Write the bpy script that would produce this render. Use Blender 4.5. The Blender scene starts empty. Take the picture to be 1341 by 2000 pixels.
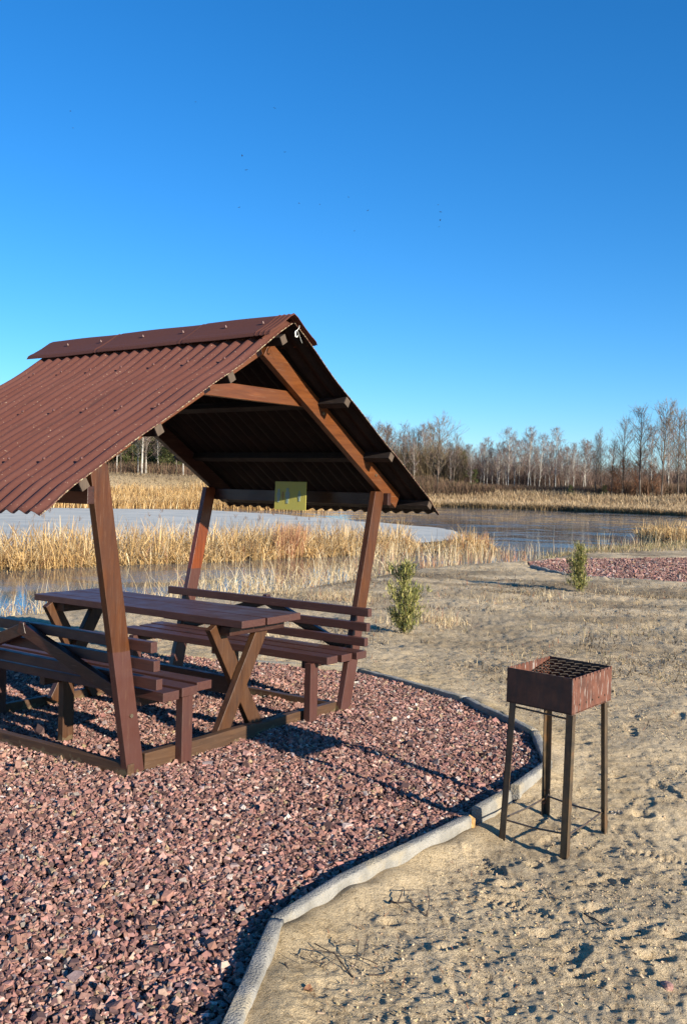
import bpy, math, random
import numpy as np
from mathutils import Vector, Matrix
random.seed(7); rng = np.random.default_rng(7)
sc = bpy.context.scene
col = sc.collection
R = math.radians

# ------------------------------------------------------------------ camera
F_PX, PITCH, ROLL, H = 1858.867, -1.29245, 1.47234, 1.50025
cd = bpy.data.cameras.new('camera'); cam = bpy.data.objects.new('camera', cd); col.objects.link(cam)
cd.sensor_fit = 'VERTICAL'; cd.sensor_height = 24.0; cd.lens = F_PX / 2000 * 24.0
cd.clip_start = .05; cd.clip_end = 3000
cam.matrix_world = Matrix.Translation((0, 0, H)) @ Matrix.Rotation(R(90 + PITCH), 4, 'X') @ Matrix.Rotation(R(ROLL), 4, 'Z')
sc.camera = cam

# ------------------------------------------------------------------ light
SUN_AZ, SUN_EL = R(-45), R(18)                 # direction towards the sun
sd = Vector((math.cos(SUN_AZ) * math.cos(SUN_EL), math.sin(SUN_AZ) * math.cos(SUN_EL), math.sin(SUN_EL)))
ld = bpy.data.lights.new('sun', 'SUN'); ld.energy = 5.0; ld.angle = R(.53); ld.color = (1, .91, .76)
lo = bpy.data.objects.new('sun', ld); col.objects.link(lo); lo.rotation_euler = sd.to_track_quat('Z', 'Y').to_euler()
w = bpy.data.worlds.new('World'); sc.world = w; w.use_nodes = True
nt = w.node_tree; bg = nt.nodes['Background']
sky = nt.nodes.new('ShaderNodeTexSky'); sky.sky_type = 'NISHITA'; sky.sun_disc = False
sky.sun_elevation = SUN_EL; sky.sun_rotation = R(90) - SUN_AZ
sky.altitude = 0; sky.air_density = 1.0; sky.dust_density = 0.0; sky.ozone_density = 7.0
hs = nt.nodes.new('ShaderNodeHueSaturation'); hs.inputs['Saturation'].default_value = 1.14; hs.inputs['Hue'].default_value = .5
nt.links.new(sky.outputs[0], hs.inputs['Color']); nt.links.new(hs.outputs[0], bg.inputs[0]); bg.inputs[1].default_value = .105
sc.view_settings.view_transform = 'Standard'; sc.view_settings.look = 'None'
sc.view_settings.gamma = 1; sc.view_settings.exposure = 0.9

# ------------------------------------------------------------------ helpers
def at(px, py, z=0.0):
    "ground point seen at a pixel of the photograph"
    r = R(ROLL); X = px - 670.5; Y = py - 1000
    u = X * math.cos(r) + Y * math.sin(r); v = -X * math.sin(r) + Y * math.cos(r)
    a = R(PITCH); x, y, zz = u / F_PX, 1.0, -v / F_PX
    W = (x, y * math.cos(a) - zz * math.sin(a), y * math.sin(a) + zz * math.cos(a))
    t = (z - H) / W[2]
    return np.array((W[0] * t, W[1] * t, z))

_tab = rng.random((256, 256))
def vnoise(x, y, f, seed=0):
    x = np.asarray(x) * f + 17.3 * seed; y = np.asarray(y) * f + 9.1 * seed
    xi = np.floor(x).astype(int); yi = np.floor(y).astype(int); fx = x - xi; fy = y - yi
    fx = fx * fx * (3 - 2 * fx); fy = fy * fy * (3 - 2 * fy)
    g = lambda a, b: _tab[a & 255, b & 255]
    return ((g(xi, yi) * (1 - fx) + g(xi + 1, yi) * fx) * (1 - fy) + (g(xi, yi + 1) * (1 - fx) + g(xi + 1, yi + 1) * fx) * fy) * 2 - 1
def sstep(a, b, x): t = np.clip((x - a) / (b - a), 0, 1); return t * t * (3 - 2 * t)

def inpoly(P, x, y):
    ins = np.zeros(x.shape, bool); n = len(P)
    for i in range(n):
        x1, y1 = P[i][:2]; x2, y2 = P[(i + 1) % n][:2]
        if y1 == y2: continue
        c = (y1 > y) != (y2 > y)
        ins ^= c & (x < (x2 - x1) * (y - y1) / (y2 - y1) + x1)
    return ins
def pdist(P, x, y, closed=True):
    d = np.full(x.shape, 1e9); n = len(P)
    for i in range(n if closed else n - 1):
        x1, y1 = P[i][:2]; x2, y2 = P[(i + 1) % n][:2]; dx, dy = x2 - x1, y2 - y1
        t = np.clip(((x - x1) * dx + (y - y1) * dy) / (dx * dx + dy * dy + 1e-12), 0, 1)
        d = np.minimum(d, np.hypot(x - x1 - t * dx, y - y1 - t * dy))
    return d
def sdist(P, x, y): d = pdist(P, x, y); return np.where(inpoly(P, x, y), -d, d)

def tag(o, label=None, cat=None, group=None, kind=None):
    if label: o['label'] = label
    if cat: o['category'] = cat
    if group: o['group'] = group
    if kind: o['kind'] = kind
    return o
def empty(name, loc=(0, 0, 0), parent=None):
    o = bpy.data.objects.new(name, None); col.objects.link(o); o.location = loc; o.empty_display_size = .1
    if parent: o.parent = parent
    return o
def link(name, me, m, parent=None):
    o = bpy.data.objects.new(name, me); col.objects.link(o)
    if m: me.materials.append(m)
    if parent: o.parent = parent
    return o
def mesh_np(name, V, Fq, m, parent=None, fcol=None, vcol=None, smooth=False):
    "V (n,3), Fq (k,m) faces all of m corners"
    me = bpy.data.meshes.new(name); V = np.asarray(V, np.float32); Fq = np.asarray(Fq, np.int32); k, c = Fq.shape
    me.vertices.add(len(V)); me.vertices.foreach_set('co', V.ravel())
    me.loops.add(k * c); me.loops.foreach_set('vertex_index', Fq.ravel())
    me.polygons.add(k); me.polygons.foreach_set('loop_start', np.arange(0, k * c, c, dtype=np.int32))
    me.polygons.foreach_set('use_smooth', np.full(k, smooth))
    me.update(calc_edges=True)
    for arr, dom in ((fcol, 'FACE'), (vcol, 'POINT')):
        if arr is not None:
            a = me.attributes.new('tint', 'FLOAT_COLOR', dom)
            a.data.foreach_set('color', np.concatenate([arr, np.ones((len(arr), 1))], 1).astype(np.float32).ravel())
    return link(name, me, m, parent)

class MB:
    def __init__(s): s.v = []; s.f = []
    def add(s, vs, fs):
        b = len(s.v); s.v += [tuple(v) for v in vs]; s.f += [tuple(b + i for i in f) for f in fs]
    def hexa(s, c):   # 8 corners: bottom loop 0-3, top loop 4-7
        s.add(c, [(3, 2, 1, 0), (4, 5, 6, 7), (0, 1, 5, 4), (1, 2, 6, 5), (2, 3, 7, 6), (3, 0, 4, 7)])
    def bar(s, a, b, wv, hv, segs=1, wob=0):
        "bar from a to b; wv, hv full-size cross section vectors"
        a, b, wv, hv = map(Vector, (a, b, wv, hv)); rings = []
        for i in range(segs + 1):
            p = a.lerp(b, i / segs) + Vector([random.uniform(-wob, wob) for _ in range(3)])
            rings.append([p - wv / 2 - hv / 2, p + wv / 2 - hv / 2, p + wv / 2 + hv / 2, p - wv / 2 + hv / 2])
        vs = [v for r in rings for v in r]; fs = [(3, 2, 1, 0), tuple(range(4 * segs, 4 * segs + 4))]
        for i in range(segs):
            for j in range(4): fs.append((4 * i + j, 4 * i + (j + 1) % 4, 4 * i + 4 + (j + 1) % 4, 4 * i + 4 + j))
        s.add(vs, fs)
    def tube(s, pts, rad, n=6, cap=True):
        pts = [Vector(p) for p in pts]; rad = rad if hasattr(rad, '__len__') else [rad] * len(pts); vs = []; fs = []
        for i, p in enumerate(pts):
            t = (pts[min(i + 1, len(pts) - 1)] - pts[max(i - 1, 0)]).normalized()
            a = t.cross(Vector((0, 0, 1)) if abs(t.z) < .9 else Vector((1, 0, 0))).normalized(); b = t.cross(a)
            for k in range(n):
                an = 2 * math.pi * k / n; vs.append(p + (a * math.cos(an) + b * math.sin(an)) * rad[i])
        for i in range(len(pts) - 1):
            for k in range(n): fs.append((i * n + k, i * n + (k + 1) % n, (i + 1) * n + (k + 1) % n, (i + 1) * n + k))
        if cap: fs += [tuple(range(n))[::-1], tuple(range((len(pts) - 1) * n, len(pts) * n))]
        s.add(vs, fs)
    def build(s, name, m, parent=None, bevel=0, smooth=False):
        me = bpy.data.meshes.new(name); me.from_pydata([tuple(v) for v in s.v], [], s.f); me.update()
        if smooth:
            for p in me.polygons: p.use_smooth = True
        o = link(name, me, m, parent)
        if bevel:
            b = o.modifiers.new('bevel', 'BEVEL'); b.width = bevel; b.segments = 2; b.limit_method = 'ANGLE'; b.angle_limit = R(40)
        return o

# ------------------------------------------------------------------ materials
class N:
    def __init__(s, name, rough=.7, spec=.5):
        s.m = bpy.data.materials.new(name); s.m.use_nodes = True; s.t = s.m.node_tree; s.b = s.t.nodes['Principled BSDF']
        s.b.inputs['Roughness'].default_value = rough; s.b.inputs['Specular IOR Level'].default_value = spec
        s.tc = s.t.nodes.new('ShaderNodeTexCoord')
    def n(s, typ, **kw):
        x = s.t.nodes.new(typ)
        for k, v in kw.items(): setattr(x, k, v)
        return x
    def l(s, a, b): s.t.links.new(a, b)
    def noise(s, scale, detail=4, rough=.55, vec=None, coord='Object', dist=0):
        x = s.n('ShaderNodeTexNoise'); x.inputs['Scale'].default_value = scale; x.inputs['Detail'].default_value = detail
        x.inputs['Roughness'].default_value = rough; x.inputs['Distortion'].default_value = dist
        s.l(vec if vec is not None else s.tc.outputs[coord], x.inputs['Vector']); return x.outputs['Fac']
    def mapping(s, scale, rot=(0, 0, 0), coord='Object'):
        x = s.n('ShaderNodeMapping'); x.inputs['Scale'].default_value = scale; x.inputs['Rotation'].default_value = rot
        s.l(s.tc.outputs[coord], x.inputs['Vector']); return x.outputs[0]
    def ramp(s, fac, stops):
        x = s.n('ShaderNodeValToRGB'); e = x.color_ramp.elements
        while len(e) < len(stops): e.new(.5)
        for i, (p, c) in enumerate(stops): e[i].position = p; e[i].color = (*c, 1) if hasattr(c, '__len__') else (c, c, c, 1)
        s.l(fac, x.inputs[0]); return x.outputs[0]
    def mix(s, fac, a, b, mode='MIX'):
        x = s.n('ShaderNodeMix', data_type='RGBA', blend_type=mode)
        for v, i in ((fac, 0), (a, 6), (b, 7)):
            if isinstance(v, (int, float)): x.inputs[i].default_value = v
            elif isinstance(v, tuple): x.inputs[i].default_value = (*v, 1)
            else: s.l(v, x.inputs[i])
        return x.outputs[2]
    def math(s, op, a, b=0.):
        x = s.n('ShaderNodeMath', operation=op)
        for v, i in ((a, 0), (b, 1)):
            if isinstance(v, (int, float)): x.inputs[i].default_value = v
            else: s.l(v, x.inputs[i])
        return x.outputs[0]
    def attr(s, name='tint'): x = s.n('ShaderNodeAttribute'); x.attribute_name = name; return x.outputs['Color']
    def bump(s, h, strength=.3, dist=.01):
        x = s.n('ShaderNodeBump'); x.inputs['Strength'].default_value = strength; x.inputs['Distance'].default_value = dist
        s.l(h, x.inputs['Height']); s.l(x.outputs[0], s.b.inputs['Normal'])
    def color(s, c): s.l(c, s.b.inputs['Base Color']) if not isinstance(c, tuple) else setattr(s.b.inputs['Base Color'], 'default_value', (*c, 1))
    def rough(s, c): s.l(c, s.b.inputs['Roughness'])

ANG = 144.394
def wood(name, c1, c2, c3, rough=.45, axis='U', worn=None, wornz=None, split=None):
    "axis of the grain in the shelter's own frame (object space: x = along ridge, y = across)"
    k = N(name, rough)
    sc_ = {'U': (3, 40, 40), 'V': (40, 3, 40), 'Z': (40, 40, 3)}[axis]
    v = k.mapping(sc_)
    g = k.noise(1.0, 5, .6, v, dist=.6); big = k.noise(6, 3)
    c = k.ramp(g, [(.22, c1), (.5, c2), (.80, c3)])
    c = k.mix(k.ramp(big, [(.35, 0.), (.7, .55)]), c, tuple(x * .62 for x in c2))
    sep = k.n('ShaderNodeSeparateXYZ'); k.l(k.tc.outputs['Object'], sep.inputs[0])
    if split:   # fresh paint on the lower part, up to a wavy edge
        z0, s1, s2 = split
        e = k.math('ADD', sep.outputs[2], k.math('MULTIPLY', big, .03))
        c = k.mix(k.math('GREATER_THAN', e, z0 + .015), k.mix(k.ramp(g, [(.3, 0.), (.7, .4)]), s1, s2), c)
    if worn:    # bare, mossy wood near the ground
        m = k.math('LESS_THAN', k.math('ADD', sep.outputs[2], k.math('MULTIPLY', k.noise(18, 4), -.16)), wornz)
        c = k.mix(m, c, worn)
    c = k.mix(1.0, c, (.68, .66, .62), 'MULTIPLY')
    sv = {'U': (5, 160, 160), 'V': (160, 5, 160), 'Z': (160, 160, 5)}[axis]; sc2 = k.noise(1.0, 3, .7, k.mapping(sv)); c = k.mix(k.ramp(sc2, [(.60, 0.), (.72, .55)]), c, (.20, .12, .075)); c = k.mix(k.ramp(sc2, [(.28, .7), (.38, 0.)]), c, (.02, .012, .009))
    vo = k.n('ShaderNodeTexVoronoi'); vo.inputs['Scale'].default_value = 1.0; k.l(k.mapping({'U': (2.2, 9, 9), 'V': (9, 2.2, 9), 'Z': (9, 9, 2.2)}[axis]), vo.inputs['Vector']); c = k.mix(k.ramp(vo.outputs['Distance'], [(.06, .85), (.13, 0.)]), c, (.025, .013, .009))
    k.color(c); k.bump(g, .35, .004)
    k.rough(k.ramp(big, [(.3, rough - .08), (.7, rough + .12)]))
    return k.m
PAINT = (.110, .042, .033); PAINT2 = (.085, .031, .025)
VAR = ((.10, .030, .009), (.185, .058, .015), (.26, .090, .025))
MOSS = (.17, .12, .06)
M = {}
for ax in 'UVZ':
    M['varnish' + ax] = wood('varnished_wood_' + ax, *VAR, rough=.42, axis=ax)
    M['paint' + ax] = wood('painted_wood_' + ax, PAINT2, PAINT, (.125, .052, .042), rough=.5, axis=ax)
    M['dark' + ax] = wood('stained_and_shaded_wood_' + ax, (.04, .014, .009), (.07, .026, .018), (.10, .04, .028), rough=.38, axis=ax)  # dark stain; on far rafters and collar tie it paints in roof shade
    M['soot' + ax] = wood('unlit_purlin_wood_' + ax, (.010, .006, .005), (.018, .010, .008), (.03, .015, .012), rough=.7, axis=ax)  # purlins near black: the shade below the sheets is put into the colour
    M['base' + ax] = wood('weathered_beam_wood_' + ax, (.05, .025, .012), (.115, .055, .024), (.18, .095, .045), rough=.6, axis=ax, worn=MOSS, wornz=-.05)
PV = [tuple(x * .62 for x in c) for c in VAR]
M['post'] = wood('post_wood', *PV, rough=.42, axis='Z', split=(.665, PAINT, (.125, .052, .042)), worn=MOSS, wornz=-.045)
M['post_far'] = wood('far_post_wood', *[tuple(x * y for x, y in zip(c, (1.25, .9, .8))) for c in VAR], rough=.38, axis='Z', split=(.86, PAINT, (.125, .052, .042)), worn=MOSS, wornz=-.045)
M['cross'] = wood('cross_leg_wood', (.045, .019, .008), (.11, .045, .017), (.17, .078, .032), rough=.45, axis='Z', worn=(.16, .11, .06), wornz=-.05)
M['endgrain'] = wood('end_grain_wood', (.07, .045, .03), (.13, .09, .06), (.19, .13, .09), rough=.7, axis='Z')

k = N('corrugated_roof', .68, .3)
sep = k.n('ShaderNodeSeparateXYZ'); k.l(k.tc.outputs['Object'], sep.inputs[0])
gr = k.noise(60, 4); c = k.mix(k.ramp(k.noise(3, 3), [(.3, 0.), (.7, .5)]), (.118, .042, .028), (.098, .035, .024))
c = k.mix(k.ramp(gr, [(.4, 0.), (.8, .25)]), c, (.18, .07, .05))
c = k.mix(k.ramp(k.noise(1.0, 4, .6, k.mapping((16, 1.4, 1.4))), [(.46, 0.), (.66, .3)]), c, (.150, .066, .050)); c = k.mix(k.ramp(k.noise(1.0, 4, .6, k.mapping((30, 2, 2))), [(.30, .6), (.42, 0.)]), c, (.055, .026, .021))
edge = k.math('LESS_THAN', k.math('ADD', sep.outputs[0], k.math('MULTIPLY', k.noise(70, 2), .05)), -.214)      # bitumen fibre and lichen on the cut edge
spk = k.math('GREATER_THAN', k.noise(170, 2), .47)
c = k.mix(k.math('MULTIPLY', edge, spk), c, (.36, .30, .18))
spots = k.math('GREATER_THAN', k.noise(90, 1), .74); c = k.mix(spots, c, (.33, .22, .15))
k.color(c); k.bump(gr, .3, .003); M['roof'] = k.m
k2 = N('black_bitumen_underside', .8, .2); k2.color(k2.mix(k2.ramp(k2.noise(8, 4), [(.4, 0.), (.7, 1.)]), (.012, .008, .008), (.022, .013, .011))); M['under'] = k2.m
k = N('ridge_cap', .72, .25); gr = k.noise(80, 4)
k.color(k.mix(k.ramp(gr, [(.4, 0.), (.8, .4)]), (.100, .036, .023), (.14, .052, .035))); k.bump(gr, .3, .003); M['cap'] = k.m
k = N('screw_cap', .5); k.color((.10, .035, .026)); M['screw'] = k.m
k = N('bolt_metal', .35); k.b.inputs['Metallic'].default_value = .9; k.color((.45, .36, .24)); M['bolt'] = k.m
k = N('white_plastic', .5); k.color((.7, .7, .64)); M['white'] = k.m
k = N('sign_paint', .55); c = k.mix(k.ramp(k.noise(9, 3), [(.35, 0.), (.7, .6)]), (.50, .43, .08), (.42, .40, .11)); k.color(c); M['sign'] = k.m
k = N('sign_print', .55); c = k.mix(k.ramp(k.noise(22, 2), [(.35, 0.), (.65, 1.)]), (.28, .33, .34), (.27, .35, .22)); k.color(c); M['print'] = k.m
k = N('sign_print_pale', .55); k.color(k.mix(k.ramp(k.noise(16, 2), [(.35, 0.), (.65, 1.)]), (.30, .34, .16), (.28, .36, .36))); M['print2'] = k.m
k = N('sign_print_orange', .55); k.color((.36, .22, .06)); M['print3'] = k.m

def rust(name, a, b, c3, streak=False, rough=.6):
    k = N(name, rough); n1 = k.noise(14, 6, .65); n2 = k.noise(1.0, 4, .6, k.mapping((60, 60, 7)))
    c = k.ramp(n1, [(.32, a), (.52, b), (.72, c3)])
    c = k.mix(k.ramp(n2, [(.48, 0.), (.62, .45)]), c, (.035, .022, .018))
    if streak: c = k.mix(k.ramp(k.noise(1.0, 3, .6, k.mapping((90, 90, 12))), [(.60, 0.), (.66, .8)]), c, (.34, .30, .26))
    k.color(c); k.bump(k.noise(120, 4), .3, .002); return k.m
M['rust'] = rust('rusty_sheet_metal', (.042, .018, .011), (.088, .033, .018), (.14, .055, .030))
M['rust_lit'] = rust('sunlit_scratched_rusty_metal', (.085, .030, .017), (.135, .048, .027), (.18, .075, .046), True)  # lighter copy of the rust for sunlit panels, with pale scratches
M['rust_leg'] = rust('rusty_angle_iron', (.04, .032, .024), (.085, .06, .036), (.15, .075, .03), rough=.42)
k = N('sooty_grate', .7); k.b.inputs['Metallic'].default_value = .4; k.color(k.ramp(k.noise(30, 4), [(.35, (.02, .016, .012)), (.7, (.09, .065, .045))])); M['grate'] = k.m

k = N('concrete_kerb', .9, .2); n1 = k.noise(9, 5); n2 = k.noise(130, 3)
c = k.ramp(n1, [(.3, (.22, .205, .175)), (.55, (.32, .30, .26)), (.75, (.40, .37, .32))])
c = k.mix(k.ramp(n2, [(.45, 0.), (.7, .5)]), c, (.22, .21, .19)); 
c = k.mix(k.ramp(k.noise(4, 5), [(.52, 0.), (.62, .55)]), c, (.44, .35, .21)); k.color(c)
k.bump(k.math('ADD', n1, k.math('MULTIPLY', n2, .6)), .9, .018); M['kerb'] = k.m

k = N('gravel_stone', .75, .35); at_ = k.attr(); n1 = k.noise(90, 4)
c = k.mix(k.ramp(n1, [(.3, .35), (.6, 0.)]), at_, (.06, .03, .03), 'MIX'); k.color(c); k.bump(n1, .35, .004); M['gravel'] = k.m

k = N('ground_earth', .95, .15); tint = k.attr()
n0 = k.noise(.8, 5, .6); n1 = k.noise(6, 6, .65, dist=.5); n2 = k.noise(55, 5, .7); n3 = k.noise(420, 2, .6)
c = k.mix(k.ramp(n1, [(.36, .5), (.52, 0.)]), tint, (.62, .58, .52), 'MULTIPLY')
c = k.mix(k.ramp(n0, [(.40, .35), (.62, 0.)]), c, (.70, .66, .60), 'MULTIPLY')
c = k.mix(k.ramp(n2, [(.32, .8), (.48, 0.)]), c, (.42, .38, .32), 'MULTIPLY')
c = k.mix(k.ramp(n3, [(.33, .8), (.50, 0.)]), c, (.45, .42, .38), 'MULTIPLY')
c = k.mix(k.ramp(k.noise(170, 3, .7), [(.32, .7), (.45, 0.)]), c, (.42, .38, .33), 'MULTIPLY')
k.color(c)
n4 = k.noise(150, 4, .65)
hh = k.math('ADD', k.math('MULTIPLY', n1, 1.0), k.math('ADD', k.math('MULTIPLY', n2, .75), k.math('ADD', k.math('MULTIPLY', n4, .6), k.math('MULTIPLY', n3, .3))))
k.bump(hh, .85, .016); M['ground'] = k.m

k = N('lake_water', .04, .5); k.color(k.mix(k.ramp(k.noise(.12, 4), [(.4, 0.), (.65, 1.)]), (.045, .062, .070), (.10, .115, .12)))
k.rough(k.ramp(k.noise(.25, 4, dist=1.5), [(.42, .06), (.62, .17)]))
k.bump(k.noise(1.0, 4, .6, k.mapping((.5, .8, 1))), .03, .02); k.b.inputs['IOR'].default_value = 1.33; M['water'] = k.m
k = N('lake_ice', .95, .05); n1 = k.noise(.35, 6, .6, dist=.8)
k.color(k.ramp(n1, [(.3, (.46, .46, .42)), (.5, (.55, .55, .50)), (.75, (.62, .61, .56))])); k.bump(k.noise(6, 4), .15, .01); M['ice'] = k.m
vo = k.n('ShaderNodeTexVoronoi'); vo.feature = 'DISTANCE_TO_EDGE'; vo.inputs['Scale'].default_value = .13; dd_ = k.n('ShaderNodeVectorMath', operation='ADD'); nz_ = k.n('ShaderNodeTexNoise'); nz_.inputs['Scale'].default_value = .4; k.l(k.tc.outputs['Object'], nz_.inputs['Vector']); k.l(k.tc.outputs['Object'], dd_.inputs[0]); sc3 = k.n('ShaderNodeVectorMath', operation='SCALE'); sc3.inputs['Scale'].default_value = 4; k.l(nz_.outputs['Color'], sc3.inputs[0]); k.l(sc3.outputs[0], dd_.inputs[1]); k.l(dd_.outputs[0], vo.inputs['Vector'])
ci = k.ramp(n1, [(.3, (.42, .43, .40)), (.5, (.52, .51, .45)), (.75, (.60, .585, .52))]); k.color(k.mix(k.ramp(vo.outputs['Distance'], [(.004, .35), (.012, 0.)]), ci, (.30, .32, .32)))

def leafmat(name, rough=.7, trans=.0, lo=.55):
    k = N(name, rough, .25); k.color(k.mix(k.ramp(k.noise(3, 4), [(.3, .5), (.65, 0.)]), k.attr(), (.62, .6, .55), 'MULTIPLY'))
    if trans:
        pr = k.b; tr = k.n('ShaderNodeBsdfTranslucent'); k.l(k.attr(), tr.inputs[0]); mx = k.n('ShaderNodeMixShader'); mx.inputs[0].default_value = trans
        out = [x for x in k.t.nodes if x.type == 'OUTPUT_MATERIAL'][0]; k.l(pr.outputs[0], mx.inputs[1]); k.l(tr.outputs[0], mx.inputs[2]); k.l(mx.outputs[0], out.inputs[0])
    return k.m
M['reed'] = leafmat('dry_reed', .65, .25); M['needle'] = leafmat('evergreen_needles', .6, .2); M['twigs'] = leafmat('twig_bark', .85)
def bark(name, a, b, c3, sc_=(3, 3, .8)):
    k = N(name, .9, .2); n = k.noise(1.0, 5, .65, k.mapping(sc_)); k.color(k.ramp(n, [(.36, a), (.48, b), (.7, c3)])); k.bump(n, .5, .03); return k.m
M['birch_bark'] = bark('birch_bark', (.14, .12, .10), (.44, .40, .34), (.60, .56, .49), (3, 3, 2.2))
M['dark_bark'] = bark('dark_bark', (.05, .04, .03), (.11, .085, .066), (.19, .15, .12))
M['pine_bark'] = bark('pine_bark', (.05, .035, .025), (.12, .08, .055), (.2, .13, .085))
k = N('dead_twig', .85); k.color(k.ramp(k.noise(60, 3), [(.35, (.03, .022, .016)), (.7, (.11, .075, .05))])); M['twig'] = k.m
k = N('dry_leaf', .7); k.color(k.ramp(k.noise(50, 3), [(.35, (.13, .05, .025)), (.7, (.30, .15, .06))])); M['leaf'] = k.m
k = N('ochre_stone', .85); k.color(k.ramp(k.noise(25, 4), [(.35, (.33, .17, .05)), (.65, (.55, .36, .15))])); k.bump(k.noise(60, 4), .6, .01); M['ochre'] = k.m
k = N('pink_stone', .85); k.color(k.ramp(k.noise(30, 4), [(.35, (.25, .12, .10)), (.65, (.45, .27, .22))])); k.bump(k.noise(60, 4), .6, .01); M['pink'] = k.m
k = N('tarnished_ring', .5); k.b.inputs['Metallic'].default_value = .6; k.color((.35, .30, .24)); M['ring'] = k.m
k = N('bird_feathers', .8); k.color((.02, .022, .03)); M['bird'] = k.m

# ------------------------------------------------------------------ plan of the place
WZ = -.40                                                    # water level
kz = .03
kin = [at(*p, kz)[:2] for p in ((430, 2000), (528, 1788), (660, 1706), (906, 1590), (985, 1542), (1060, 1486), (1037, 1427), (905, 1361), (700, 1305), (340, 1280))]
pad = [tuple(p) for p in kin] + [(-3.6, 8.6), (-5.2, 7), (-5.6, 4.5), (-4.2, 2.2), (-2, 1.0), (-.55, 1.6)]
pad2 = [tuple(at(*p, -.15)[:2]) for p in ((1040, 1110), (1110, 1126), (1200, 1134), (1341, 1142))] + [(10, 17.6), (15, 19), (16, 25)] + [tuple(at(*p, -.15)[:2]) for p in ((1345, 1091), (1200, 1092), (1080, 1094), (1030, 1099))]
near_px = ((-900, 1330), (-300, 1262), (0, 1218), (150, 1200), (340, 1186), (480, 1168), (600, 1148), (700, 1128), (800, 1116), (900, 1110), (1000, 1100), (1060, 1088), (1150, 1078), (1250, 1072), (1341, 1064), (1700, 1058), (2200, 1070))
far_px = ((1900, 1030), (1500, 1013), (1341, 1008), (1100, 998), (860, 990), (740, 992), (600, 998), (400, 993), (0, 990), (-500, 985), (-1200, 990))
lake = [tuple(at(*p, WZ)[:2]) for p in near_px] + [tuple(at(*p, WZ)[:2]) for p in far_px]
isl = [tuple(at(*p, WZ)[:2]) for p in ((-500, 1136), (0, 1116), (200, 1106), (400, 1099), (600, 1090), (760, 1084), (800, 1078))] 
island = isl + [(isl[-1][0] + .3, isl[-1][1] + 2.6)] + [(x - 1.2, y + 4.2) for x, y in isl[::-1][1:]]
isl2 = [tuple(at(*p, WZ)[:2]) for p in ((805, 1076), (880, 1081), (965, 1079))]; island2 = isl2 + [(x, y + 2.2) for x, y in isl2[::-1]]
rc = [tuple(at(*p, WZ)[:2]) for p in ((1285, 1058), (1341, 1062), (1500, 1066))]; clump = rc + [(x + .5, y + 5) for x, y in rc[::-1]]

def height(x, y, detail=True):
    h = np.interp(y, [0, 2.6, 4.3, 6, 8, 10, 16, 24, 60, 110], [-.005, -.012, -.055, -.01, 0., -.05, -.10, -.15, -.1, 0.])
    # far bank rises: higher on the left
    r = np.hypot(x, y); az = np.degrees(np.arctan2(x, y))
    sl = sdist(lake, x, y)
    farside = sstep(60, 75, y)
    up = np.interp(az, [-25, -8, 0, 6, 20], [2.6, 2.6, 1.9, 1.5, 1.5])
    inland = np.clip(sl, 0, None)
    h = h * (1 - farside) + farside * (-.15 + (up + .15) * sstep(2.5, np.where(az > 0, 11, 15), inland))
    h = h + farside * vnoise(x, y, .11, 3) * .12 * sstep(6, 20, inland)
    # lake basin
    bank = np.where(farside > .5, 2.5, 1.6)
    h = np.where(sl < 0, WZ - .05 - .9 * sstep(0, 3, -sl), WZ - .05 + (h - WZ + .05) * sstep(0, 1, sl / bank))
    for P in (island, island2, clump):
        s = sdist(P, x, y); h = np.maximum(h, np.where(s < .4, WZ + .10 - .35 * sstep(-.5, .4, s), -9))
    return h, sl

def sand_detail(x, y):
    d = vnoise(x, y, 1.3, 1) * .012 + vnoise(x, y, 3.1, 2) * .009 + vnoise(x, y, 7.5, 4) * .006 + (.5 - np.abs(vnoise(x + vnoise(x, y, 4, 9) * .1, y, 13, 5))) * .009 + (.5 - np.abs(vnoise(x, y, 29, 6))) * .0075 + vnoise(x, y, 60, 7) * .003
    return d

# footprints: centre, heading, length
prints = []
for px, py, hd, L in ((945, 1700, 118, .27), (1175, 1740, 20, .29), (1290, 1690, 150, .27), (1240, 1850, 35, .28), (1120, 1900, 60, .22), (1010, 1790, 140, .28),
                      (1300, 1560, 100, .28), (1230, 1450, 80, .28), (1150, 1240, 110, .28), (960, 1250, 70, .3), (1290, 1380, 130, .27), (930, 1310, 95, .28)):
    p = at(px, py, -.08); prints.append((p[0], p[1], R(hd), L, .82 if py < 1840 else .55))
for i in range(90):
    y = random.uniform(2.9, 10) ; x = random.uniform(.35, 3.6)
    if y < 3.6 and x < .9: continue
    prints.append((x, y, random.uniform(0, 6.28), random.uniform(.24, .3), random.uniform(.3, .7)))
def stamp(x, y, h):
    for cx, cy, a, L, dep in prints:
        m = (np.abs(x - cx) < .32) & (np.abs(y - cy) < .32)
        if not m.any(): continue
        X = x[m] - cx; Y = y[m] - cy; s = X * math.cos(a) + Y * math.sin(a); t = -X * math.sin(a) + Y * math.cos(a)
        wd = np.interp(s / L, [-.5, -.3, -.05, .2, .5], [.030, .038, .032, .048, .030])
        e = np.maximum(np.abs(s) / (L / 2), 0) ** 3 + (np.abs(t) / wd) ** 2.5
        dd = -.012 * dep * (1 - sstep(.75, 1.15, e)) + .007 * dep * np.exp(-((e - 1.55) / .45) ** 2)
        tr = .0045 * np.sin(s * 2 * math.pi / .030) * (1 - sstep(.7, .95, e)) * (dep > .8) * 1.3
        h[m] += dd + tr
    return h
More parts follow.
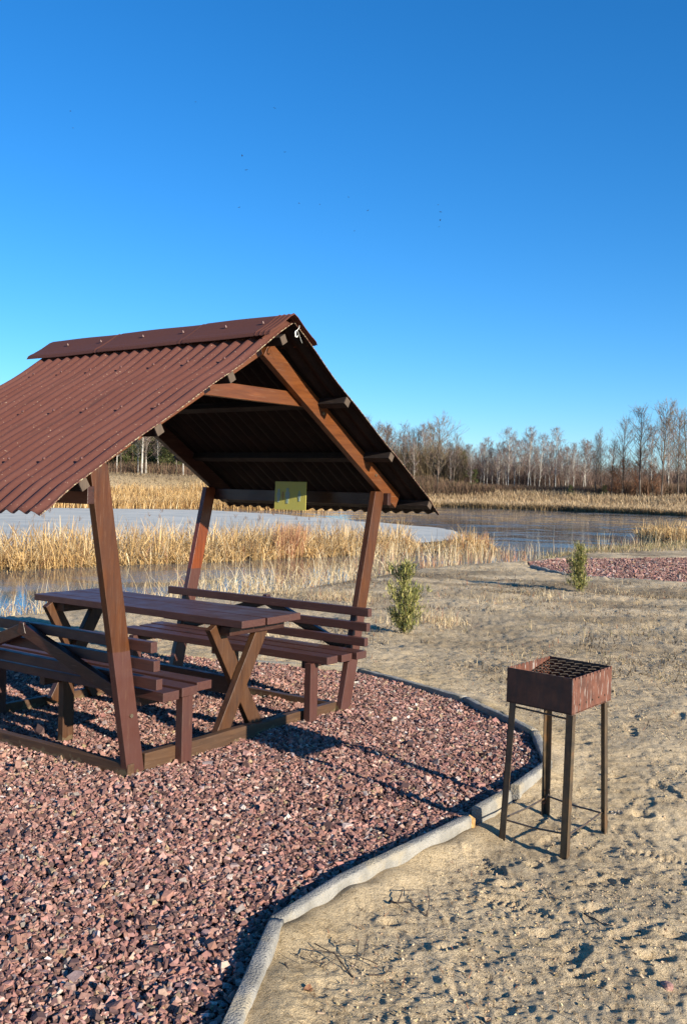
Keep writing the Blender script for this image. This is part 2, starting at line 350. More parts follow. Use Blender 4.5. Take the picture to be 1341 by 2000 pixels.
# scuffs, pits and low ridges
pits = [(*at(px, py, -.07)[:2], r_, dp) for px, py, r_, dp in ((1130, 1930, .035, .012), (1280, 1900, .05, .022), (1310, 1850, .045, .020), (1060, 1850, .04, .012), (870, 1880, .03, .02), (1160, 1795, .04, .012),
        (990, 1740, .04, .02), (1250, 1600, .05, .025), (1330, 1520, .05, .018), (1200, 1530, .04, .02), (760, 1825, .03, .015), (1040, 1700, .03, .015))]
for i in range(260): pits.append((random.uniform(.1, 4.5), random.uniform(2.6, 11), random.uniform(.006, .020), random.uniform(.0015, .005)))
def pit(x, y, h):
    for cx, cy, r_, dp in pits:
        m = (np.abs(x - cx) < r_ * 3) & (np.abs(y - cy) < r_ * 3)
        if not m.any(): continue
        q = np.hypot(x[m] - cx, (y[m] - cy) * 1.3) / r_; h[m] += -dp * np.exp(-q ** 2 * 1.4) + dp * .45 * np.exp(-((q - 1.6) / .5) ** 2)
    return h

# ------------------------------------------------------------------ ground: one polar sheet out to the horizon
rr = [1.0]
while rr[-1] < 1500: rr.append(rr[-1] * (1.0030 if 2.3 < rr[-1] < 10 else 1.006 if 2 < rr[-1] < 30 else 1.012 if rr[-1] < 300 else 1.05))
rr = np.array(rr); aa = np.concatenate([np.arange(-R(25), R(25), .0021), np.arange(R(25), 2 * math.pi - R(25), R(3))])
A, RR = np.meshgrid(aa, rr); X = np.sin(A) * RR; Y = np.cos(A) * RR
Hh, SL = height(X, Y)
sp = sdist(pad, X, Y); sp2 = sdist(pad2, X, Y)
land = sstep(.3, 2, SL) * (Y < 60); sandm = land * (Y < 14)
Hh = Hh + sand_detail(X, Y) * sstep(.02, .25, sp) * land * (1 + .9 * sstep(6, 11, Y))
near = (Y < 12) & (Y > 1.5) & (np.abs(X) < 6)
hn = Hh[near]; xn = X[near]; yn = Y[near]; hn = stamp(xn, yn, hn); hn = pit(xn, yn, hn); Hh[near] = hn
Hh += np.where((sp > 0) & (sp < .35) & (Y < 12), (.022 * vnoise(X, Y, 6, 8) + .026) * np.exp(-((sp - .07) / .10) ** 2), 0)   # sand heaped at the kerb
Hh = np.where(sp < .03, np.minimum(Hh, -.10), Hh); Hh = np.where(sp2 < .03, -.22, Hh)
Hh[RR > 400] += (RR[RR > 400] - 400) * .002
# colours of the ground itself
sandc = np.array((.76, .595, .375)); grey = np.array((.55, .44, .29)); yel = np.array((.66, .49, .26)); brown = np.array((.36, .275, .17)); tan = np.array((.46, .33, .17)); mud = np.array((.08, .065, .045))
def lerp(a, b, t): return a + (b - a) * t[..., None]
C = np.broadcast_to(sandc, X.shape + (3,)).copy()
C = lerp(C, grey, np.clip(.5 + vnoise(X, Y, .9, 11) * .9 + vnoise(X, Y, 3.3, 12) * .45, 0, 1) * .75)
C = lerp(C, yel, np.exp(-np.clip(sp, 0, 9) / .35) * np.clip(.6 + vnoise(X, Y, 3, 13), 0, 1) * .7)
C = lerp(C, brown, sstep(7, 17, Y + vnoise(X, Y, .5, 14) * 4) * np.clip(.45 + vnoise(X * .5, Y, 1.7, 15) * .9, 0, 1) * (Y < 60))
C = lerp(C, brown, sstep(1.8, .3, SL) * (SL > 0) * .8)
farg = np.where(Y > 60, 1., 0.)
C = lerp(C, tan, farg * np.clip(.75 + vnoise(X, Y, .15, 16) * .5, 0, 1)); C = lerp(C, np.array((.20, .145, .09)), farg * sstep(11, 16, SL) * np.clip(.6 + vnoise(X, Y, .3, 17) * .8, 0, 1))
# pale track along the left far bank
azd = np.degrees(np.arctan2(X, Y)); trk = farg * (azd < -3) * np.exp(-((SL - 17) / 1.1) ** 2); C = lerp(C, np.array((.42, .38, .32)), np.clip(trk, 0, 1))
C = lerp(C, mud, (SL < .0) * 1.0)
nr, na = X.shape; idx = np.arange(nr * na).reshape(nr, na); nx = np.roll(idx, -1, 1)
Fq = np.stack([idx[:-1], nx[:-1], nx[1:], idx[1:]], -1).reshape(-1, 4)[:, ::-1]
g = mesh_np('ground', np.stack([X, Y, Hh], -1).reshape(-1, 3), Fq, M['ground'], vcol=C.reshape(-1, 3), smooth=True); tag(g, kind='structure')
b = MB(); n_ = 48; b.add([(math.sin(i * 2 * math.pi / n_) * 1.02, math.cos(i * 2 * math.pi / n_) * 1.02, -.07) for i in range(n_)], [tuple(range(n_))[::-1]])
tag(b.build('ground', M['ground']), kind='structure')

def interp_ground(x, y): 
    h, _ = height(np.atleast_1d(np.float64(x)), np.atleast_1d(np.float64(y))); return float(h[0])

# water and ice
lk = np.array(lake); cx_, cy_ = lk.mean(0)
b = MB(); b.add([(-140, 6, WZ), (140, 6, WZ), (140, 190, WZ), (-140, 190, WZ)], [(0, 1, 2, 3)])
tag(b.build('lake_water', M['water']), kind='structure')
ice = [at(*p, WZ + .004) for p in ((-1100, 988.), (-500, 984), (0, 990.5), (400, 996), (540, 1004), (600, 1010), (660, 1013), (692, 1018), (735, 1020), (790, 1025), (850, 1030), (885, 1037), (905, 1045), (895, 1052), (860, 1057), (800, 1061), (700, 1067), (400, 1088), (0, 1100), (-400, 1120), (-1100, 1150))]
icr = random.Random(5); ic2 = []
for p_, q_ in zip(ice, ice[1:] + ice[:1]):
    n_ = max(1, min(40, int(np.linalg.norm(q_ - p_) / .6))); d_ = (q_ - p_) / np.linalg.norm(q_ - p_)
    for i in range(n_): j_ = icr.gauss(0, .10) if i else 0; ic2.append((*(p_[:2] + (q_ - p_)[:2] * i / n_ + np.array((-d_[1], d_[0])) * j_), WZ + .004))
b = MB(); b.add(ic2, [tuple(range(len(ic2)))[::-1]]); tag(b.build('lake_ice', M['ice']), kind='structure')
ice2 = [at(*p, WZ + .004) for p in ((985, 1083), (1010, 1079), (1080, 1076), (1170, 1067), (1205, 1070), (1120, 1078), (1060, 1082))]

# ------------------------------------------------------------------ picnic shelter (own frame: x = along the ridge away from the camera, y = across, z up)
root = empty('picnic_shelter', (-1.04146, 4.86056, 0)); 
# frame: x axis U = (cos,sin)(ANG), y axis V = (sin,-cos)(ANG)  (left-handed in plan, so y is mirrored by hand)
root.rotation_euler = (0, 0, R(ANG))
tag(root, 'brown wooden picnic shelter with corrugated gable roof standing on red gravel', 'picnic shelter')
def G(u, v, z): return (u, -v, z)
L_, W_ = 1.595, 1.872
def gbar(mb, a, b, wv, hv, segs=1, wob=0): mb.bar(G(*a), G(*b), G(*wv), G(*hv), segs, wob)
def part(name, mat, a, b, wv, hv, parent=root, bevel=.003, segs=1, wob=0):
    mb = MB(); gbar(mb, a, b, wv, hv, segs, wob); return mb.build(name, M[mat], parent, bevel)
p1v = lambda z: .0 - .178 * z
p2v = lambda z: 1.832 + .238 * z
def post(u0, vf, mat, z0=-.10, z1=1.5):
    z1 = 1.60 if vf is p1v else 1.5
    mb = MB(); c = []
    for z, dz in ((z0, 0), (z1, 0)):
        for du, dv in ((-.022, -.056), (.022, -.056), (.022, .056), (-.022, .056)): c.append(G(u0 + du, vf(z) + dv, z))
    mb.hexa(c); o = mb.build('post', M[mat], root, .003)
    return o
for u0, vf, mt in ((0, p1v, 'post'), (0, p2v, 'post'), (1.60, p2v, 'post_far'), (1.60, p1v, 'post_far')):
    o = post(u0, vf, mt)
    for zb in ((.33,) if u0 == 0 and vf is p1v else (.5,)):
        mb = MB(); mb.tube([G(u0 - .023, vf(zb) + .01, zb), G(u0 - .031, vf(zb) + .01, zb)], .011, 8); mb.build('bolt', M['bolt'], o)
o['label'] = 'far post at the lake side of the near bench'
# base frame
part('base_beam', 'baseV', (-.001, .05, .055), (.002, .93, .05), (.045, 0, 0), (0, 0, .12), segs=4, wob=.003)
part('base_beam', 'baseV', (.05, .84, .03), (.045, 1.80, .035), (.045, 0, 0), (0, 0, .11), segs=4, wob=.003)
part('base_beam', 'baseV', (1.60, .05, .03), (1.60, 1.8, .03), (.045, 0, 0), (0, 0, .10), segs=3, wob=.003)
part('base_beam', 'baseU', (-.03, -.045, .03), (1.63, -.045, .015), (0, .045, 0), (0, 0, .10), segs=4, wob=.003)
part('base_beam', 'baseU', (.06, W_ - .04, .02), (1.63, W_ - .04, .02), (0, .045, 0), (0, 0, .10), segs=4, wob=.003)
# wall plates under the eaves
for v0 in (2.252, -.36):
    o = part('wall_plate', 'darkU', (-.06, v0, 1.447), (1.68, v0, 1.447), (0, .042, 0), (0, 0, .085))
# rafters and collar ties; far ones darkened to carry the shade under the roof
RZ = lambda v: 2.345 - abs(v - .915) * .607
for u0 in (0.0, 1.60):
    for sgn, ve in ((1, 2.42), (-1, -.40)):
        v0 = .915; lift_ = .026 if sgn < 0 else 0; a = (u0, v0 + sgn * .03, RZ(v0 + sgn * .03) + lift_ * .3); bb = (u0, ve, RZ(ve) + lift_); 
        dv, dz = ve - v0, bb[2] - a[2]; ln = math.hypot(dv, dz); nv = (0, -dz / ln * .108, dv / ln * .108) if sgn > 0 else (0, -dz / ln * .108, dv / ln * .108)
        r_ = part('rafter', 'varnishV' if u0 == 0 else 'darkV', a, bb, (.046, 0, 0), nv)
        for f in ((.38, .80) if u0 == 0 else ()):
            mb = MB(); q = [a[i] + (bb[i] - a[i]) * f for i in range(3)]; mb.tube([G(q[0] - .023, q[1], q[2]), G(q[0] - .030, q[1], q[2])], .010, 8); mb.build('bolt', M['bolt'], r_)
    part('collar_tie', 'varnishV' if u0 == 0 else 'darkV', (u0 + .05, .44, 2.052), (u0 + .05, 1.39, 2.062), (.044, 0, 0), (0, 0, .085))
# roof
roof = empty('roof', (0, 0, 0), root)
U0, U1 = -.239, 1.80
SZ = lambda v: 2.425 - abs(v - .92) * .612      # underside line of the sheets
for sgn, ve in ((1, 2.655), (-1, -.785)):
    for f, (lv) in enumerate((.56, 1.08, 1.60) if sgn > 0 else (.075, .50, 1.01, 1.46)):
        vv = .92 + sgn * lv; tilt = (0, .79 * .05 * sgn, -.49 * .05)
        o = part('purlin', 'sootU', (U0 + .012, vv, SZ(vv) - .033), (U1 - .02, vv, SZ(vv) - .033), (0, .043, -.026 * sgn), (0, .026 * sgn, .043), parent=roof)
        e_ = part('end_face', 'endgrain', (U0 + .009, vv, SZ(vv) - .033), (U0 + .014, vv, SZ(vv) - .033), (0, .041, -.025 * sgn), (0, .025 * sgn, .041), parent=o, bevel=0)
    # corrugated sheet with a little sag between purlins and droop at the eave
    nu, nv_ = 22 * 10 + 1, 40; us = np.linspace(U0, U1, nu); ts = np.linspace(0, 1, nv_)
    v0 = .92 + sgn * .015; Vv = v0 + (ve - v0) * ts
    UU, TT = np.meshgrid(us, ts); VV = v0 + (ve - v0) * TT
    base = 2.425 - np.abs(VV - .92) * .612
    sag = .003 * np.sin(TT * math.pi * 6.5) - .034 * sstep(.88, 1, TT) * (1 + .3 * vnoise(UU, TT, 3, 31)) + .004 * vnoise(UU, TT * 2, 1.1, 32 + sgn) + .03 * (1 - sstep(0, .3, TT)) * 1.0
    ph = UU * 2 * math.pi / .0927
    amp = .0105
    un = np.array((0, .52 * sgn, .85))
    top = np.stack([UU, -(VV + un[1] * (amp * np.cos(ph))), base + sag + un[2] * (.018 + amp * np.cos(ph))], -1)
    jit = (vnoise(UU * 11, VV, 3, 40) * .006) * (TT > .99)
    top[..., 1] -= sgn * jit
    bot = top - np.array((0, -un[1] * .004, un[2] * .004))
    V_ = np.concatenate([top.reshape(-1, 3), bot.reshape(-1, 3)]); n1_ = nu * nv_; ix = np.arange(n1_).reshape(nv_, nu)
    q = np.stack([ix[:-1, :-1], ix[:-1, 1:], ix[1:, 1:], ix[1:, :-1]], -1).reshape(-1, 4); F_ = [q, q[:, ::-1] + n1_]
    for e in (ix[0], ix[-1], ix[:, 0], ix[:, -1]): F_.append(np.stack([e[:-1], e[1:], e[1:] + n1_, e[:-1] + n1_], -1))
    sheet = mesh_np('roof_sheet', V_, np.concatenate(F_), M['roof'], roof, smooth=True)
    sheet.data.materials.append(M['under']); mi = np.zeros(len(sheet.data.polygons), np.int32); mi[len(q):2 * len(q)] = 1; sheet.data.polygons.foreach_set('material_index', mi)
    proto = None
    for ti in (.24, .53, .80):
        for i in range(1, 22, 3):
            for off in (0,):
                iu = int(round(((i + off) * .0927 + (.0927 - (U0 % .0927))) / (U1 - U0) * (nu - 1)))
                # nearest crest
                lo_ = max(0, iu - 5); iu = lo_ + int(np.argmax(np.cos(ph[0, lo_:iu + 6])))
                p_ = top[int(ti * (nv_ - 1)), iu]
                if proto is None:
                    mb = MB(); mb.tube([(0, 0, -.002), (0, 0, .004), (0, 0, .009), (0, 0, .011)], [.009, .009, .006, .002], 8); proto = mb.build('screw_cap', M['screw'], sheet, smooth=False); o = proto
                else: o = proto.copy(); col.objects.link(o); o.parent = sheet
                o.location = p_; o.rotation_euler = (math.atan2(un[1], un[2]), 0, 0)
# ridge cap: three overlapping pieces
def cap_piece(u0, u1, lift):
    prof = [(-.215, -.150), (-.205, -.132), (-.185, -.118), (-.165, -.108), (-.10, -.066), (-.03, -.014), (0, 0), (.03, -.014), (.10, -.066), (.165, -.108), (.185, -.118), (.205, -.132), (.215, -.150)]
    n = 80; V_ = []
    for s_ in (0, 1):
        for i in range(n + 1):
            u = u0 + (u1 - u0) * i / n; e = (.0045 * max(0, math.sin((u - u0) * 2 * math.pi / .034)) if u - u0 < .12 else 0)
            for (v, z) in prof: V_.append(G(u, .90 + v * (1 + lift * 1.5), 2.492 + z + lift + e - .004 * s_ + .0015 * math.sin(u * 9 + v * 14)))
    m_ = len(prof); ix = np.arange(2 * (n + 1) * m_).reshape(2, n + 1, m_); F_ = []
    for s_ in (0, 1):
        q = np.stack([ix[s_, :-1, :-1], ix[s_, :-1, 1:], ix[s_, 1:, 1:], ix[s_, 1:, :-1]], -1).reshape(-1, 4); F_.append(q if s_ else q[:, ::-1])
    for a_, b_ in ((ix[0, 0], ix[1, 0]), (ix[0, -1], ix[1, -1]), (ix[0, :, 0], ix[1, :, 0]), (ix[0, :, -1], ix[1, :, -1])): F_.append(np.stack([a_[:-1], a_[1:], b_[1:], b_[:-1]], -1))
    o = mesh_np('ridge_cap', V_, np.concatenate(F_), M['cap'], roof)
    for i in range(2):
        u = u0 + (u1 - u0) * (.22 + .42 * i); mb = MB(); mb.tube([G(u, .80, 2.432 + lift), G(u, .795, 2.444 + lift)], [.008, .005], 8); mb.build('screw_cap', M['screw'], o)
cap_piece(-.262, .42, .008); cap_piece(.34, 1.18, .004); cap_piece(1.10, 1.90, .0)

# table
tb = empty('picnic_table', (0, 0, 0), root)
for i in range(5):
    v0 = .672 + i * .1095
    part('table_board', 'paintU', (-.118 + random.uniform(-.008, .008), v0 + .05, .7285), (1.752, v0 + .05, .7285), (0, .104, 0), (0, 0, .042), parent=tb, segs=3, wob=.0015)
for u0 in (.05, 1.53):
    part('cross_leg', 'cross', (u0, .675, .055), (u0, 1.055, .705), (.044, 0, 0), (0, .085, -.045), parent=tb)
    part('cross_leg', 'cross', (u0 + .048, 1.065, .04), (u0 + .048, .665, .705), (.044, 0, 0), (0, .085, .048), parent=tb)
    part('table_bearer', 'darkV', (u0 + .02, .70, .675), (u0 + .02, 1.19, .675), (.15, 0, 0), (0, 0, .05), parent=tb)
part('stretcher', 'darkU', (.13, .868, .325), (1.50, .868, .325), (0, .044, 0), (0, 0, .105), parent=tb)
# knee brace under the far end of the top
# benches
def bench(side):
    bt = empty('bench', (0, 0, 0), root)
    if side < 0: seats = ((.405, -.095), (.245, -.145), (.09, -.165)); bv = lambda z: p1v(z) + .066 + .024; leg = .305; mid = .20; bracev = -.075; bl, fl = -.165, 1.77
    else: seats = ((1.495, -.155), (1.645, -.160), (1.79, -.175)); bv = lambda z: p2v(z) - .066 - .024; leg = 1.445; mid = 1.62; bracev = 1.955; bl, fl = -.155, 1.73
    for v0, ub in seats: part('seat_slat', 'paintU', (ub, v0, .426), (1.735 + random.uniform(-.02, .02), v0, .426), (0, .112, 0), (0, 0, .048), parent=bt, segs=3, wob=.0015)
    for i, z in enumerate((.692, .596, .500)):
        part('backrest_slat', 'paintU', (bl - .004 * i, bv(z), z), (fl, bv(z), z), (0, .042, 0), (0, 0, .055), parent=bt, segs=3, wob=.0015)
    for u in (-.02 if side < 0 else -.0, 1.63): part('bench_leg', 'paintZ', (u - .028, leg, -.06), (u - .028, leg, .402), (.05, 0, 0), (0, .078, 0), parent=bt)
    part('bench_leg', 'cross', (.80, mid, -.06), (.80, mid, .402), (.045, 0, 0), (0, .078, 0), parent=bt)
    for u in (.012, .80, 1.58): part('seat_bearer', 'darkV', (u + .027, min(seats[0][0], seats[2][0]) - .04, .378), (u + .027, max(seats[0][0], seats[2][0]) + .04, .378), (.044, 0, 0), (0, 0, .046), parent=bt)
    s_ = 1 if side < 0 else -1
    bz = lambda z: (p1v(z) if side < 0 else p2v(z)) 
    for ua in (.05, 1.55):
        part('back_brace', 'darkU', (ua, bz(.42) + s_ * .02, .43), (.80 + (.028 if ua < 1 else -.028), bz(.70) + s_ * .028, .70), (0, .04, 0), (.022 * (-1 if ua < 1 else 1), 0, .062), parent=bt)
    return bt
b1 = bench(-1); b2 = bench(1)

# sign hanging from the wall plate
def world_from_shelter(u, v, z):
    a = R(ANG); return Vector((-1.04146 + u * math.cos(a) + v * math.sin(a), 4.86056 + u * math.sin(a) - v * math.cos(a), z))
sg = empty('notice_sign', world_from_shelter(.66, 2.06, 1.45)); sg.rotation_euler = (0, 0, R(ANG))
tag(sg, 'small square yellow sign with blue figures hanging under the far eave', 'sign')
def sbox(name, mat, u0, u1, z0, z1, t0, t1):   # sign in its own leaning plane
    mb = MB(); c = []
    sh = lambda z: -.0 * z
    for t in ((z0), (z1)):
        for uu, vv in ((u0, t0), (u1, t0), (u1, t1), (u0, t1)): c.append((uu - .014 * (t + .1) / .1 * -1, -(vv + .20 * t), t))
    mb.hexa(c); return mb.build(name, M[mat], sg)
sbox('sign_board', 'sign', -.145, .145, -.10, .105, 0, .004)
def fig(u, mat, sc_):
    mb = MB(); P = [(.0, .058), (.010, .053), (.013, .042), (.009, .032), (.019, .022), (.017, -.012), (.011, -.016), (.010, -.052), (-.010, -.052), (-.011, -.016), (-.017, -.012), (-.019, .022), (-.009, .032), (-.013, .042), (-.010, .053)]
    n = len(P); vs = []
    for vv in (-.0025, -.0005):
        for du, t in P: t = t * sc_; vs.append((u + du * sc_ + .014 * (t + .1) / .1, -(vv + .20 * t), t))
    mb.add(vs, [tuple(range(n)), tuple(range(n, 2 * n))[::-1]] + [(i, i + n, (i + 1) % n + n, (i + 1) % n) for i in range(n)]); mb.build('printed_figure', M[mat], sg)
fig(.025, 'print', 1.05); fig(.108, 'print', .9); fig(-.085, 'print2', .7); fig(.068, 'print3', .55)

# white hook under the ridge end
hk = empty('plastic_hook', world_from_shelter(-.262, .915, 2.385)); hk.rotation_euler = (0, 0, R(ANG)); hk.scale = (.48, .48, .48); tag(hk, 'small white plastic hook hanging from the front end of the ridge', 'hook')
mb = MB(); mb.tube([(0, 0, .045), (0, .012, .025), (0, .018, 0), (0, .012, -.025), (0, -.006, -.034), (0, -.026, -.024), (0, -.032, -.006)], [.006, .010, .012, .011, .008, .007, .005], 8); mb.build('hook', M['white'], hk, smooth=True)
mb = MB(); mb.tube([(0, .006, .03), (0, -.03, .06), (0, -.055, .085), (0, -.06, .11)], [.004, .004, .004, .003], 6); mb.build('tie', M['white'], hk, smooth=True)
mb = MB(); mb.tube([(0, -.02, .055), (0, -.12, -.09)], .0018, 5); mb.build('string', M['white'], hk)

# ------------------------------------------------------------------ brazier
GZ = -.075
feet = [at(*p, GZ) for p in ((981, 1650), (1101, 1684), (1177, 1634), (1064, 1603))]
ZT = .728; ZB = .572
tops = [at(*p, ZT) for p in ((990, 1303), (1118, 1326), (1194, 1301), (1072, 1281))]
br = empty('brazier', tuple(np.mean(feet, 0))); bc = np.mean(feet, 0); tag(br, 'rusty rectangular metal brazier on four tall legs standing on the sand', 'brazier')
T = [Vector(t - bc) for t in tops]; Fx = [Vector(f - bc) for f in feet]
zb = ZB - GZ; zt = ZT - GZ
def panel(i, j, mat, notch=False):
    a, b2_ = T[i].copy(), T[j].copy(); d_ = (b2_ - a).normalized(); nrm = Vector((d_.y, -d_.x, 0)); cen = sum(T, Vector()) / 4
    if (a + b2_) .dot(nrm) / 2 < cen.dot(nrm): nrm = -nrm
    ln = (b2_ - a).length; mb = MB(); n = 44 if notch else 1; o_ = .003
    for k_ in range(n):
        t0, t1 = ln * k_ / n, ln * (k_ + 1) / n
        h = zt - (.010 if notch and k_ % 4 == 2 else 0)
        c = []
        for z in (zb, h):
            for s_, q in ((t0, 0), (t1, 0), (t1, o_), (t0, o_)): pnt = a + d_ * s_ - nrm * q; c.append((pnt.x, pnt.y, z))
        mb.add(c, [(0, 1, 5, 4), (2, 3, 7, 6), (4, 5, 6, 7), (3, 2, 1, 0)] + ([(3, 0, 4, 7)] if k_ == 0 or notch else []) + ([(1, 2, 6, 5)] if k_ == n - 1 or notch else []))
    o = mb.build('side_panel', M[mat], br); 
    return o, a, d_, nrm, ln
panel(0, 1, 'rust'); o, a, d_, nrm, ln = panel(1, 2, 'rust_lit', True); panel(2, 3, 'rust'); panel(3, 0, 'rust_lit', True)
for k_ in range(5):
    q = a + d_ * ln * (.18 + .16 * k_) + nrm * .001; mb = MB(); mb.tube([Vector((q.x, q.y, zb + .035)) , Vector((q.x, q.y, zb + .035)) + nrm * .0012], .0045, 8); mb.build('air_hole', M['grate'], br)
mb = MB(); mb.hexa([(t.x, t.y, zb + .002) for t in T] + [(t.x, t.y, zb + .006) for t in T]); mb.build('floor_plate', M['grate'], br)
# woven grate inside
mb = MB(); A0, B0, D0 = T[0], T[1], T[3]; e1 = (B0 - A0); e2 = (D0 - A0)
l1, l2 = e1.length, e2.length; n1_, n2_ = 15, 11
def gp(s_, t_, z): q = A0 + e1 * s_ + e2 * t_; return Vector((q.x, q.y, z))
for i in range(n1_):
    for j in range(n2_):
        s0, t0 = (i + .5) / n1_, (j + .5) / n2_
        if not (.02 < s0 < .98 and .02 < t0 < .98): continue
        d2 = (.013 / l1, .014 / l2) if i % 2 else (.013 / l1, -.014 / l2)
        z = zt - .085 + .075 * t0 + .003 * (i % 2)
        pA, pB = gp(max(.01, s0 - d2[0]), min(.99, max(.01, t0 - d2[1])), z), gp(min(.99, s0 + d2[0]), min(.99, max(.01, t0 + d2[1])), z)
        mb.bar(pA, pB, (pB - pA).cross(Vector((0, 0, 1))).normalized() * .0062, (0, 0, .003))
mb.build('grate', M['grate'], br)
legt = [T[0] + (T[1] - T[0]) * .10 + (T[3] - T[0]) * .04, T[1] + (T[0] - T[1]) * .03 + (T[2] - T[1]) * .03, T[2] + (T[1] - T[2]) * .16 + (T[3] - T[2]) * .03, T[3] + (T[2] - T[3]) * .03 + (T[0] - T[3]) * .04]
cen = sum(T, Vector()) / 4; lean = []
for q, f in zip(legt, Fx):
    top_ = Vector((q.x, q.y, zb + (0.0))); mb = MB(); f = Vector((f.x, f.y, -.03)); lean.append((f, top_))
    # angle iron: two thin webs meeting at the outer edge
    i_ = legt.index(q); n_out = (f - Vector((cen.x, cen.y, f.z))); ax1 = (T[1] - T[0]).normalized(); ax2 = (T[3] - T[0]).normalized()
    s1 = 1 if n_out.dot(ax1) > 0 else -1; s2 = 1 if n_out.dot(ax2) > 0 else -1
    for A_, B_, sA, sB in ((ax1, ax2, s1, s2), (ax2, ax1, s2, s1)):
        w_ = A_ * .032; t_ = B_ * .004; off = B_ * sB * .014 
        mb.bar(f + off, top_ + off, w_, t_)
    mb.build('leg', M['rust_leg'], br)
def onleg(i, z): f, t = lean[i]; return f + (t - f) * ((z - f.z) / (t.z - f.z))
for i, j in ((0, 1), (1, 2), (2, 3), (3, 0)):
    mb = MB(); z = .115; mb.tube([onleg(i, z), onleg(i, z).lerp(onleg(j, z + .01), .5) + Vector((0, 0, -.006)), onleg(j, z + .01)], .0042, 6); mb.build('tie_rod', M['rust_leg'], br)
mb = MB(); z = .63; mb.tube([onleg(0, z), onleg(1, z - .006)], .0045, 6); mb.build('tie_rod', M['rust_leg'], br)
mb = MB(); q = onleg(3, .10); mb.tube([q + Vector((.015 * math.cos(t), .015 * math.sin(t), .02 + .035 * math.sin(t * 1.3))) for t in np.linspace(0, 7, 16)], .0022, 5); mb.build('wire_twist', M['rust_lit'], br)

# ------------------------------------------------------------------ kerb stones round the gravel
def kerb_stone(pts, label, grp, wdt=.046, top=(.03, .03), deep=.22, rough=.003, seed=0):
    "pts: inner top edge (x, y) list; body lies on the outer side"
    rs = random.Random(seed); P = []; 
    for (x0, y0), (x1, y1) in zip(pts[:-1], pts[1:]):
        n = max(2, int(math.hypot(x1 - x0, y1 - y0) / .035))
        for i in range(n): P.append((x0 + (x1 - x0) * i / n, y0 + (y1 - y0) * i / n))
    P.append(pts[-1]); n = len(P); V_ = []; prof = [(0.0, -deep), (0.0, -.008), (.002, -.002), (.006, 0), (wdt * .5, .001), (wdt - .007, 0), (wdt - .002, -.003), (wdt, -.009), (wdt + .002, -.06), (wdt + .006, -deep)]
    for i, (x, y) in enumerate(P):
        a_ = P[max(0, i - 1)]; b_ = P[min(n - 1, i + 1)]; tx, ty = b_[0] - a_[0], b_[1] - a_[1]; l = math.hypot(tx, ty); ox, oy = ty / l, -tx / l
        zt_ = top[0] + (top[1] - top[0]) * i / (n - 1); wob = float(vnoise(np.array(x + seed), np.array(y), 4, 50)) * rough * 1.2
        for k_, (o_, z) in enumerate(prof):
            j = float(vnoise(np.array(x * 1. + k_ * .31 + seed), np.array(y + k_ * .7), 26, 51 + k_)) * rough
            V_.append((x + ox * (o_ + j + wob), y + oy * (o_ + j + wob), zt_ + z + (wob + j if z > -.1 else 0)))
    m_ = len(prof); fs = []
    for i in range(n - 1):
        for k_ in range(m_ - 1): fs.append((i * m_ + k_, i * m_ + k_ + 1, (i + 1) * m_ + k_ + 1, (i + 1) * m_ + k_))
    fs += [tuple(range(m_))[::-1], tuple(range((n - 1) * m_, n * m_))]
    mb = MB(); mb.add(V_, [f[::-1] for f in fs]); o = mb.build('kerb_stone', M['kerb'])
    for p_ in o.data.polygons: p_.use_smooth = len(p_.vertices) == 4
    return tag(o, label, 'kerb stone', grp)
k_ = kin; KG = 'kerb stones edging the gravel pad'
mid_ = lambda a, b, t: (a[0] + (b[0] - a[0]) * t, a[1] + (b[1] - a[1]) * t)
e0 = (k_[0][0] - .02 , k_[0][1] - .9)
kerb_stone([e0, k_[0], mid_(k_[0], k_[1], .985)], 'nearest kerb stone, running up from the bottom edge of the picture', KG, seed=1, wdt=.052)
kerb_stone([k_[1], k_[2], mid_(k_[2], k_[3], .99)], 'longest pale bent kerb stone between the bend and the yellow stone', KG, seed=2)
kerb_stone([mid_(k_[3], k_[4], .17), mid_(k_[3], k_[4], .98)], 'short kerb stone just behind the left leg of the brazier', KG, seed=3, top=(.045, .04))
kerb_stone([mid_(k_[4], k_[5], .13), k_[5]], 'sunlit kerb stone ending at the right-hand corner of the gravel', KG, seed=4, top=(.035, .03))
kerb_stone([(k_[5][0], k_[5][1] + .012), k_[6]], 'kerb stone on the right end of the gravel behind the brazier', KG, seed=5, wdt=.05)
kerb_stone([(k_[6][0], k_[6][1] + .01), k_[7]], 'kerb stone past the far right corner of the gravel', KG, seed=6, wdt=.05)
kerb_stone([(k_[7][0] - .01, k_[7][1] + .006), k_[8]], 'dark faced far kerb stone to the right of the shelter post', KG, seed=7, wdt=.05)
kerb_stone([(k_[8][0] - .01, k_[8][1]), mid_(k_[8], k_[9], .55)], 'far kerb stone seen beneath the far bench', KG, seed=8, wdt=.05)
p2 = pad2; K2 = 'low kerb stones edging the distant gravel patch'
for i, lb in enumerate(('dark low kerb stone at the left end of the distant gravel patch', 'low kerb stone in front of the distant gravel behind the right shrub', 'whitish kerb stone at the right front of the distant gravel')):
    kerb_stone([p2[i], mid_(p2[i], p2[i + 1], .99)], lb, K2, wdt=.08, top=(-.09 + .02 * (i == 0), -.10), seed=20 + i, rough=.012)

